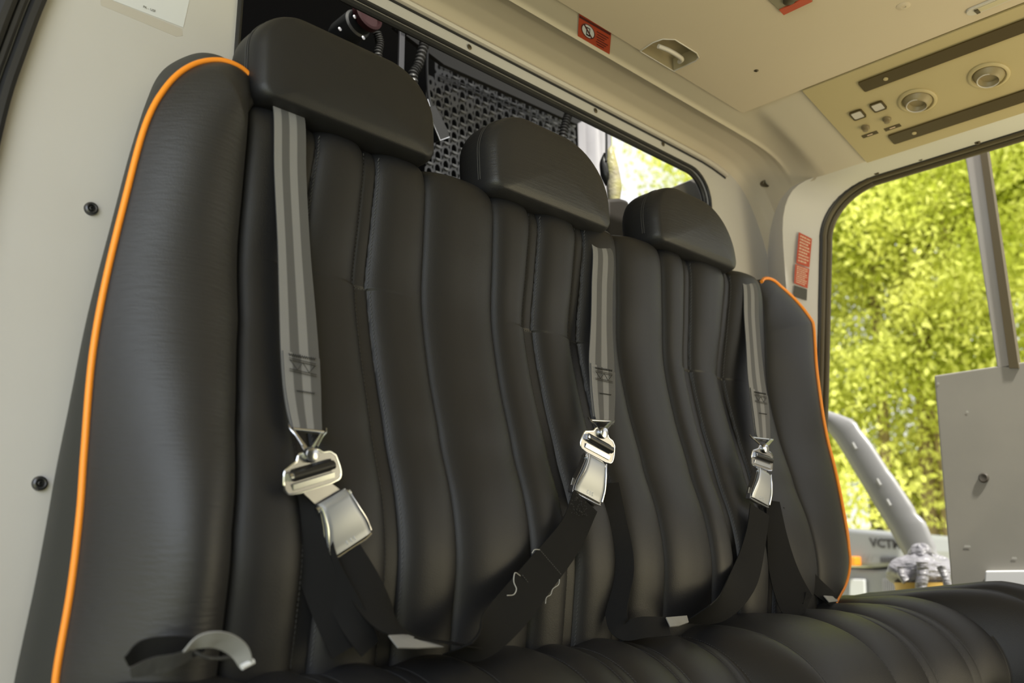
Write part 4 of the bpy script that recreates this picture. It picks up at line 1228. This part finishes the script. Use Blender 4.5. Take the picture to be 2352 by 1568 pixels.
# corrugated hoses
def hose(path, r, label, dark=.015):
    C = catmull(path, 14); pts = []; rr = []; 
    mb = MB(); n = len(C)
    rad = [r*(1 + .22*math.sin(i*2.1)) for i in range(n)]
    add_tube(mb, C, rad, 10)
    return tag(obj('corrugated_hose', mb, mat('hose', (dark, dark, dark), .4)), label, 'hose', 'corrugated hoses in the cargo space')
hose([aty(866, 75, 1.42), aty(872, 100, 1.42), aty(868, 128, 1.42), aty(876, 170, 1.42)], .008, 'corrugated black hose below the cylinder lamp', .03)
hose([aty(978, 80, 1.45), aty(972, 110, 1.45), aty(960, 150, 1.45), aty(948, 175, 1.45), aty(955, 230, 1.45)], .010, 'corrugated black hose hanging at the left edge of the slotted plate', .03)
hose([aty(1308, 255, 1.45), aty(1300, 280, 1.45), aty(1293, 310, 1.45), aty(1290, 350, 1.45)], .010, 'corrugated black hose hanging beside the pale curtain', .012)
# chrome latch hanging on a cord
t = thing('hanging_latch', aty(990, 230, 1.5), 'black latch with a bright chrome edge hanging on a cord before the slotted plate', 'latch')
mb = MB(); add_tube(mb, catmull([aty(982, 80, 1.5), aty(980, 160, 1.5), aty(984, 215, 1.5), aty(990, 250, 1.5)], 6), .004, 8); obj('cord', mb, BLACK, t)
mb = MB(); add_prism(mb, [aty(u, v, 1.47) for u, v in ((984, 248), (1000, 242), (1030, 302), (1028, 316), (1010, 322))], (0, -1, 0), .02); obj('body', mb, mat('latch_black', (.006, .006, .006), .6), t, smooth=False)
mb = MB(); add_tube(mb, [aty(u, v, 1.455) for u, v in ((983, 250), (990, 275), (1010, 323), (1031, 315))], .0022, 8); add_tube(mb, [aty(982, 228, 1.47), aty(987, 245, 1.47)], .002, 8); obj('chrome_edge', mb, mat('bright_chrome', (.9, .9, .9), .15, metal=1), t)
# pouch hanging in the rear window
t = thing('hanging_pouch', aty(1408, 400, 1.3), 'narrow yellowish pouch hanging on a black cord in the rear opening', 'pouch')
mb = MB(); add_tube(mb, catmull([aty(1392, 270, 1.3), aty(1393, 330, 1.3), aty(1392, 370, 1.3)], 5), .003, 8); obj('cord', mb, BLACK, t)
mb = MB(); add_tube(mb, [aty(1404, 282, 1.3), aty(1405, 335, 1.3)], .0014, 8); obj('pale_cord', mb, mat('cord_yellow', (.45, .5, .25), .6), t)
def blob(path, radii, flat=(1, .5, 1), n=14):
    mb = MB(); add_tube(mb, path, radii, n); return mb
pts = catmull([aty(1404, 335, 1.3), aty(1402, 355, 1.3), aty(1405, 385, 1.3), aty(1410, 420, 1.3), aty(1410, 455, 1.3), aty(1411, 484, 1.3)], 5)
mb = MB(); add_tube(mb, pts, list(np.interp(np.linspace(0, 1, len(pts)), [0, .15, .4, .65, .9, 1], [.002, .010, .016, .018, .013, .006])), 12)
obj('pouch_body', mb, mat('pouch_yellow', (.36, .34, .14), .5, var=(30, 1, (.30, .27, .22)), bump=[('n', 60, .6, .006, (1, 1, 1))]), t)
pts = catmull([aty(1389, 352, 1.31), aty(1387, 375, 1.31), aty(1392, 400, 1.31), aty(1398, 425, 1.31)], 5)
mb = MB(); add_tube(mb, pts, list(np.interp(np.linspace(0, 1, len(pts)), [0, .3, .7, 1], [.003, .010, .014, .008])), 10); obj('black_sleeve', mb, BLACK, t)
# dark padded box between the headrests, grey window post, pale curtain
mb = MB(); add_prism(mb, [aty(u, v, 1.28) for u, v in ((1395, 455), (1425, 453), (1447, 460), (1450, 560), (1395, 560))], (0, -1, 0), .1)
tag(obj('dark_bag', mb, mat('bag_dark', (.008, .005, .003), .7), bevel=.01), 'dark bag standing between the middle and right headrests', 'bag')
mb = MB(); add_prism(mb, [aty(u, v, 1.20) for u, v in ((1540, 433), (1612, 403), (1622, 400), (1630, 480), (1600, 480))], (0, -1, 0), .03)
struct('wall_cargo_right', mb, mat('grey_post', (.16, .15, .14), .5), smooth=False)
pk = []
t = thing('pale_curtain', aty(1345, 300, 2.2), 'pale grey pleated sheet hanging behind the corrugated hose', 'curtain')
cur = []
A_, B_ = aty(1285, 250, 2.3), aty(1396, 250, 2.3)
vs = []
for i in range(40):
    f = i/39; x = A_[0] + (B_[0]-A_[0])*f
    for z in np.linspace(0.9, 2.2, 6): vs.append((x, 2.3 + .02*math.sin(i*1.3) + .01*math.sin(i*.5+z*3), z))
mb = MB().add(vs, grid_faces(40, 6))
mm = obj('sheet', mb, mat('curtain_grey', (.40, .395, .43), .8, var=(4, 1, (.28, .275, .30))), t)
md = mm.modifiers.new('s', 'SOLIDIFY'); md.thickness = .003

# =================================================================== OUTSIDE
GZ = -1.05
mb = MB(); vs = []
gx = np.linspace(-14, 40, 60); gy = np.linspace(-30, 40, 60)
for x in gx:
    for y in gy:
        h = max(0, x-5.5)*0.16 + max(0, y-6)*0.05 + .05*math.sin(x*1.3)*math.cos(y*.9)
        vs.append((x, y, GZ + min(h, 2.2)))
mb.add(vs, grid_faces(60, 60, flip=True))
tag(obj('ground', mb, mat('sandy_ground', (.50, .46, .32), .9, var=(.6, 1, (.30, .34, .10))), angle=80), None, None, kind='structure')

# open cabin door outside: trim panel below, window posts above
XD = 2.42
dr = thing('open_door', atx(2250, 1200, XD), 'grey open cabin door with a black grommet standing outside the right opening', 'door')
tl = atx(2145, 862, XD); bl_ = atx(2187, 1375, XD); 
mb = MB()
pD = [tl, (XD, tl[1]-1.3, tl[2]-0.0), (XD, tl[1]-1.3, -0.62), (XD, bl_[1], -0.62), bl_]
add_prism(mb, pD, (-1, 0, 0), .03)
PANEL = mat('door_trim_grey', (.30, .285, .255), .5, var=(5, 1, (.26, .25, .225)))
obj('trim_panel', mb, PANEL, dr, smooth=False, bevel=.004)
mb = MB(); p_, q_ = atx(2216, 355, XD), atx(2290, 845, XD); p2, q2 = atx(2262, 340, XD), atx(2335, 845, XD)
pt = p_ + (p_-q_)*.25; pt2 = p2 + (p2-q2)*.25
add_prism(mb, [pt, pt2, q2, q_], (-1, 0, 0), .03); obj('window_post', mb, mat('post_grey', (.34, .32, .30), .5), dr, smooth=False, bevel=.003)
mb = MB(); p3, q3 = atx(2250, 345, XD-.005), atx(2318, 845, XD-.005); p4, q4 = atx(2266, 340, XD-.005), atx(2340, 845, XD-.005)
add_prism(mb, [p3+(p3-q3)*.25, p4+(p4-q4)*.25, q4, q3], (-1, 0, 0), .02); obj('post_seal', mb, FRAMEB, dr, smooth=False)
mb = MB(); add_lathe(mb, [(.012, 0), (.012, .003), (.009, .005), (.004, .004), (.0002, .004)], atx(2260, 1097, XD-.001), (-1, 0, 0), 24); obj('grommet', mb, mat('grommet_brown', (.07, .06, .05), .5), dr)
mb = MB(); add_prism(mb, [atx(2262, 1310, XD-.012), atx(2262, 1310, XD-.012)+np.array((0, -.9, 0)), atx(2258, 1400, XD-.012)+np.array((0, -.9, 0)), atx(2258, 1400, XD-.012)], (-1, 0, 0), .01)
obj('kick_plate', mb, WHITE, dr, smooth=False, bevel=.004)
mb = MB()
for (u, v, w) in ((2222, 1254, .016), (2330, 1281, .012), (2155, 880, .006), (2222, 945, .006)):
    p = atx(u, v, XD-.0012); mb.add([p + np.array((0, dy*w, dz)) for dy, dz in ((-.5, -.003), (.5, -.002), (.4, .003), (-.4, .002))], [(0, 1, 2, 3)])
obj('scuff_mark', mb, mat('scuff', (.42, .41, .38), .6), dr, smooth=False)

# long white curved panel leaning outside
XW = 3.1
up_ = [(1850, 915), (1885, 938), (1925, 950), (1965, 966), (1975, 985), (2000, 1015), (2045, 1085), (2052, 1092), (2100, 1165), (2106, 1180), (2125, 1196), (2150, 1255), (2152, 1268), (2180, 1300), (2186, 1345)]
dn_ = [(1850, 915), (1870, 945), (1887, 970), (1925, 1020), (1950, 1062), (1985, 1120), (2010, 1162), (2040, 1210), (2055, 1238), (2075, 1272), (2090, 1300), (2100, 1340)]
t = thing('white_cowling', atx(2000, 1100, XW), 'long white curved cowling panel with small slots leaning outside the right door', 'panel')
nU = 40
def rs(pl, n):
    P = [np.array(p, float) for p in pl]; L_ = [0]
    for i in range(1, len(P)): L_.append(L_[-1] + np.linalg.norm(P[i]-P[i-1]))
    return [np.array((np.interp(s, L_, [p[0] for p in P]), np.interp(s, L_, [p[1] for p in P]))) for s in np.linspace(0, L_[-1], n)]
U = rs(up_, nU); D_ = rs(dn_, nU)
vs = []
for i in range(nU):
    for k in range(7):
        s = k/6; q = U[i]*(1-s) + D_[i]*s; vs.append(atx(q[0], q[1], XW + .012*(2*s-1)**2))
mb = MB().add(vs, grid_faces(nU, 7))
o_ = obj('shell', mb, mat('cowling_white', (.25, .25, .26), .35), t); md = o_.modifiers.new('s', 'SOLIDIFY'); md.thickness = .006
SLOTM = mat('slot_grey', (.25, .25, .25), .5)
for (u, v) in ((1889, 956), (1958, 1017), (2014, 1100), (2037, 1147)):
    p = atx(u, v, XW-.006); q = atx(u+8, v+14, XW-.006); mb = MB(); add_tube(mb, [p, q], .005, 8); obj('slot', mb, SLOTM, t)

# white wheeled ground power unit
XM = 4.6
t = thing('ground_power_unit', atx(1990, 1300, XM), 'white ground power unit with grilles, black lettering and an orange marker', 'machine')
WM = mat('unit_white', (.22, .23, .245), .45)
def boxpx(mb, poly, x, dep):
    add_prism(mb, [atx(u, v, x) for u, v in poly], (-1, 0, 0), dep)
mb = MB(); boxpx(mb, [(1840, 1212), (1945, 1212), (1960, 1214), (2060, 1224), (2070, 1262), (2070, 1296), (2010, 1303), (1950, 1298), (1840, 1292)], XM, .9); obj('hood', mb, WM, t, smooth=False, bevel=.02)
mb = MB(); boxpx(mb, [(1840, 1303), (1950, 1302), (2010, 1307), (2075, 1303), (2082, 1500), (1840, 1500)], XM+.02, .9); obj('lower_body', mb, WM, t, smooth=False, bevel=.02)
mb = MB(); boxpx(mb, [(1952, 1329), (1985, 1330), (1987, 1380), (1950, 1380)], XM-.01, .02); obj('access_panel', mb, mat('unit_panel', (.55, .57, .60), .5), t, smooth=False, bevel=.005)
mb = MB()
for k in range(9):
    u = 2021 + k*4.6; boxpx(mb, [(u, 1279), (u+2.4, 1279), (u+2.8, 1292), (u+.4, 1292)], XM-.012, .008)
obj('upper_grille', mb, mat('grille_dark', (.08, .08, .09), .5), t, smooth=False)
mb = MB()
for k in range(9):
    u = 2027 + k*4.6; boxpx(mb, [(u, 1328), (u+2.2, 1328), (u+4, 1371), (u+1.8, 1371)], XM-.005, .008)
obj('lower_grille', mb, mat('grille_grey', (.22, .22, .24), .5), t, smooth=False)
mb = MB(); boxpx(mb, [(1945, 1277), (1964, 1278), (1965, 1299), (1945, 1299)], XM-.06, .07); obj('orange_marker', mb, mat('marker_orange', (.85, .30, .02), .3), t, smooth=False, bevel=.006)
pT = atx(2034, 1249, XM-.012)
fr = lambda a, b_, n_=0: pT + np.array((-n_, -a, b_ - a*.10 ))
obj('lettering', text_mb('VCTM', .058, fr, bold=.0022), INK, t, smooth=False)

# plastic sheet draped over a yellow basket
XS = 2.95
t = thing('draped_basket', atx(2120, 1320, XS), 'yellow basket under a knotted translucent white plastic sheet outside', 'basket')
def lump(name, px, rr, m, amp, dep=1.0, n1=24, n2=36, sq=(1, 1, 1), freq=3):
    c = atx(*px, XS); vs = []
    for i in range(n1+1):
        th = math.pi*i/n1
        for j in range(n2):
            ph = 2*math.pi*j/n2
            r = rr*(1 + amp*math.sin(freq*ph + 2*th)*math.sin(th) + amp*.5*math.sin(7*ph-3*th))
            vs.append(c + np.array((r*math.sin(th)*math.cos(ph)*sq[0], r*math.sin(th)*math.sin(ph)*sq[1], r*math.cos(th)*sq[2])))
    mb = MB().add(vs, grid_faces(n1+1, n2, True)); return obj(name, mb, m, t, angle=80)
PLS = mat('plastic_sheet', (.22, .215, .24), .35, bump=[('n', 9, .8, .05, (1, 1, 3))])
lump('knot', (2118, 1276), .036, PLS, .12)
lump('sheet', (2116, 1312), .094, PLS, .10, sq=(1, 1, .55), freq=5)
mb = MB(); 
for (us, w) in ((((2118, 1290), (2120, 1320), (2116, 1350), (2128, 1380), (2130, 1420)), .028), (((2160, 1300), (2172, 1325), (2180, 1360), (2186, 1400)), .02), (((2070, 1300), (2072, 1320), (2082, 1335)), .02)):
    add_tube(mb, catmull([atx(u, v, XS-.098) for u, v in us], 5), w*.6, 10)
obj('sheet_fold', mb, PLS, t)
mb = MB(); add_lathe(mb, [(.07, -.35), (.085, 0.0), (.088, .01), (.08, .01), (.06, -.3)], atx(2125, 1345, XS), (0, 0, 1), 28); obj('basket', mb, mat('basket_yellow', (.50, .32, .08), .6), t)

# trees --------------------------------------------------------------
def leaf_mat(name, c1, c2):
    m = bpy.data.materials.new(name); m.use_nodes = True; nt = m.node_tree; nt.nodes.clear()
    out = nt.nodes.new('ShaderNodeOutputMaterial'); d = nt.nodes.new('ShaderNodeBsdfDiffuse'); tr = nt.nodes.new('ShaderNodeBsdfTranslucent'); mx = nt.nodes.new('ShaderNodeMixShader'); mx.inputs[0].default_value = .40
    tc = nt.nodes.new('ShaderNodeTexCoord'); n = nt.nodes.new('ShaderNodeTexNoise'); n.inputs['Scale'].default_value = .9; n.inputs['Detail'].default_value = 3
    cm = nt.nodes.new('ShaderNodeMix'); cm.data_type = 'RGBA'; cm.inputs[6].default_value = (*c1, 1); cm.inputs[7].default_value = (*c2, 1)
    rp = nt.nodes.new('ShaderNodeValToRGB'); rp.color_ramp.elements[0].position = .38; rp.color_ramp.elements[1].position = .62
    nt.links.new(tc.outputs['Object'], n.inputs['Vector']); nt.links.new(n.outputs[0], rp.inputs[0]); nt.links.new(rp.outputs[0], cm.inputs[0])
    nt.links.new(cm.outputs[2], d.inputs[0]); nt.links.new(cm.outputs[2], tr.inputs[0]); nt.links.new(d.outputs[0], mx.inputs[1]); nt.links.new(tr.outputs[0], mx.inputs[2]); nt.links.new(mx.outputs[0], out.inputs[0])
    return m
LEAF = leaf_mat('bamboo_leaf', (.90, .92, .30), (.46, .52, .07))
LEAF2 = leaf_mat('tree_leaf', (.60, .74, .30), (.34, .45, .12))
BARK = mat('bark', (.42, .33, .20), .8, var=(6, 1, (.25, .19, .11)))
def tree(x, y, h, spread, nclump, nleaf, m, label, zlo=0.9, ntr=4, base=None):
    gz = GZ + min(2.2, max(0, x-5.5)*.16 + max(0, y-6)*.05)
    t = thing('tree', (x, y, gz), label, 'tree', 'trees outside the right door')
    rg = np.random.default_rng(int(abs(x*131+y*977)) % 100000)
    verts = []
    cl = rg.normal(size=(nclump, 3))*np.array((spread*.55, spread*.55, 0)) + np.array((x, y, 0))
    cl[:, 2] = gz + zlo + (h-zlo)*rg.random(nclump)**.8
    per = nleaf//nclump
    allv = []
    for c in cl:
        sg = .18 + .22*rg.random()
        d = rg.normal(size=(per, 3))*np.array((sg, sg, sg*.75)); d[:, 2] -= .25*np.hypot(d[:, 0], d[:, 1])
        p = c + d
        ax1 = rg.normal(size=(per, 3)); ax1[:, 2] -= .8; ax1 /= np.linalg.norm(ax1, axis=1)[:, None]
        ax2 = np.cross(ax1, rg.normal(size=(per, 3))); ax2 /= np.linalg.norm(ax2, axis=1)[:, None]
        L_ = (.04 + .05*rg.random(per))[:, None]; w = L_*.26
        allv.append(np.stack([p, p+ax1*L_*.45+ax2*w, p+ax1*L_, p+ax1*L_*.45-ax2*w], 1).reshape(-1, 3))
    V = np.concatenate(allv)
    me = bpy.data.meshes.new('crown'); nv = len(V); nf_ = nv//4
    V = V - np.array((x, y, gz))
    me.vertices.add(nv); me.vertices.foreach_set('co', V.astype(np.float32).ravel())
    me.loops.add(nv); me.loops.foreach_set('vertex_index', np.arange(nv, dtype=np.int32))
    me.polygons.add(nf_); me.polygons.foreach_set('loop_start', np.arange(0, nv, 4, dtype=np.int32)); me.polygons.foreach_set('loop_total', np.full(nf_, 4, dtype=np.int32))
    me.update(calc_edges=True); me.materials.append(m)
    ob = bpy.data.objects.new('crown', me); COL.objects.link(ob); ob.parent = t
    for k in range(ntr):
        dx, dy = rg.normal(size=2)*spread*.25
        mb = MB(); add_tube(mb, catmull([(x+dx, y+dy, gz-.1), (x+dx*1.2, y+dy*1.2, gz+h*.35), (x+dx*1.8+.1, y+dy*1.8, gz+h*.8)], 5), [.05]*10+[.02], 8)
        obj('trunk', mb, BARK, t)
    return t
TR = [(9.0, 5.2, 5.6, 1.3, 'leftmost tree beside the bench edge, feathery yellow green'),
      (8.6, 3.9, 5.8, 1.2, 'feathery yellow green bamboo clump above the white cowling'),
      (8.8, 2.9, 5.8, 1.2, 'feathery yellow green bamboo clump just left of the grey post'),
      (9.2, 1.9, 6.0, 1.3, 'bamboo clump seen right of the grey door post'),
      (13.0, 4.2, 7.0, 3.0, 'tall green tree farther back behind the bamboo clumps')]
for i, (x, y, h, sp, lb) in enumerate(TR):
    tree(x, y, h, sp, 52 if i < 4 else 70, 44000 if i < 4 else 24000, LEAF if i < 4 else LEAF2, lb, zlo=1.2, ntr=5)
tree(10.5, 9.6, 4.6, 2.0, 12, 4000, LEAF2, 'pale green tree seen through the rear opening past the middle headrest', zlo=.6, ntr=3)
# dark box standing in for the shade in the gap under the trees
mb = MB(); add_box(mb, atx(2125, 1130, 11.0) + np.array((0, -0.2, -.1)), 1.2, 1.2, 1.0)
tag(obj('shade_gap', mb, mat('shade_gap_brown', (.10, .085, .05), .8), smooth=False), 'dark brown box for the shaded gap under the bamboo behind the white cowling', 'shade_gap')
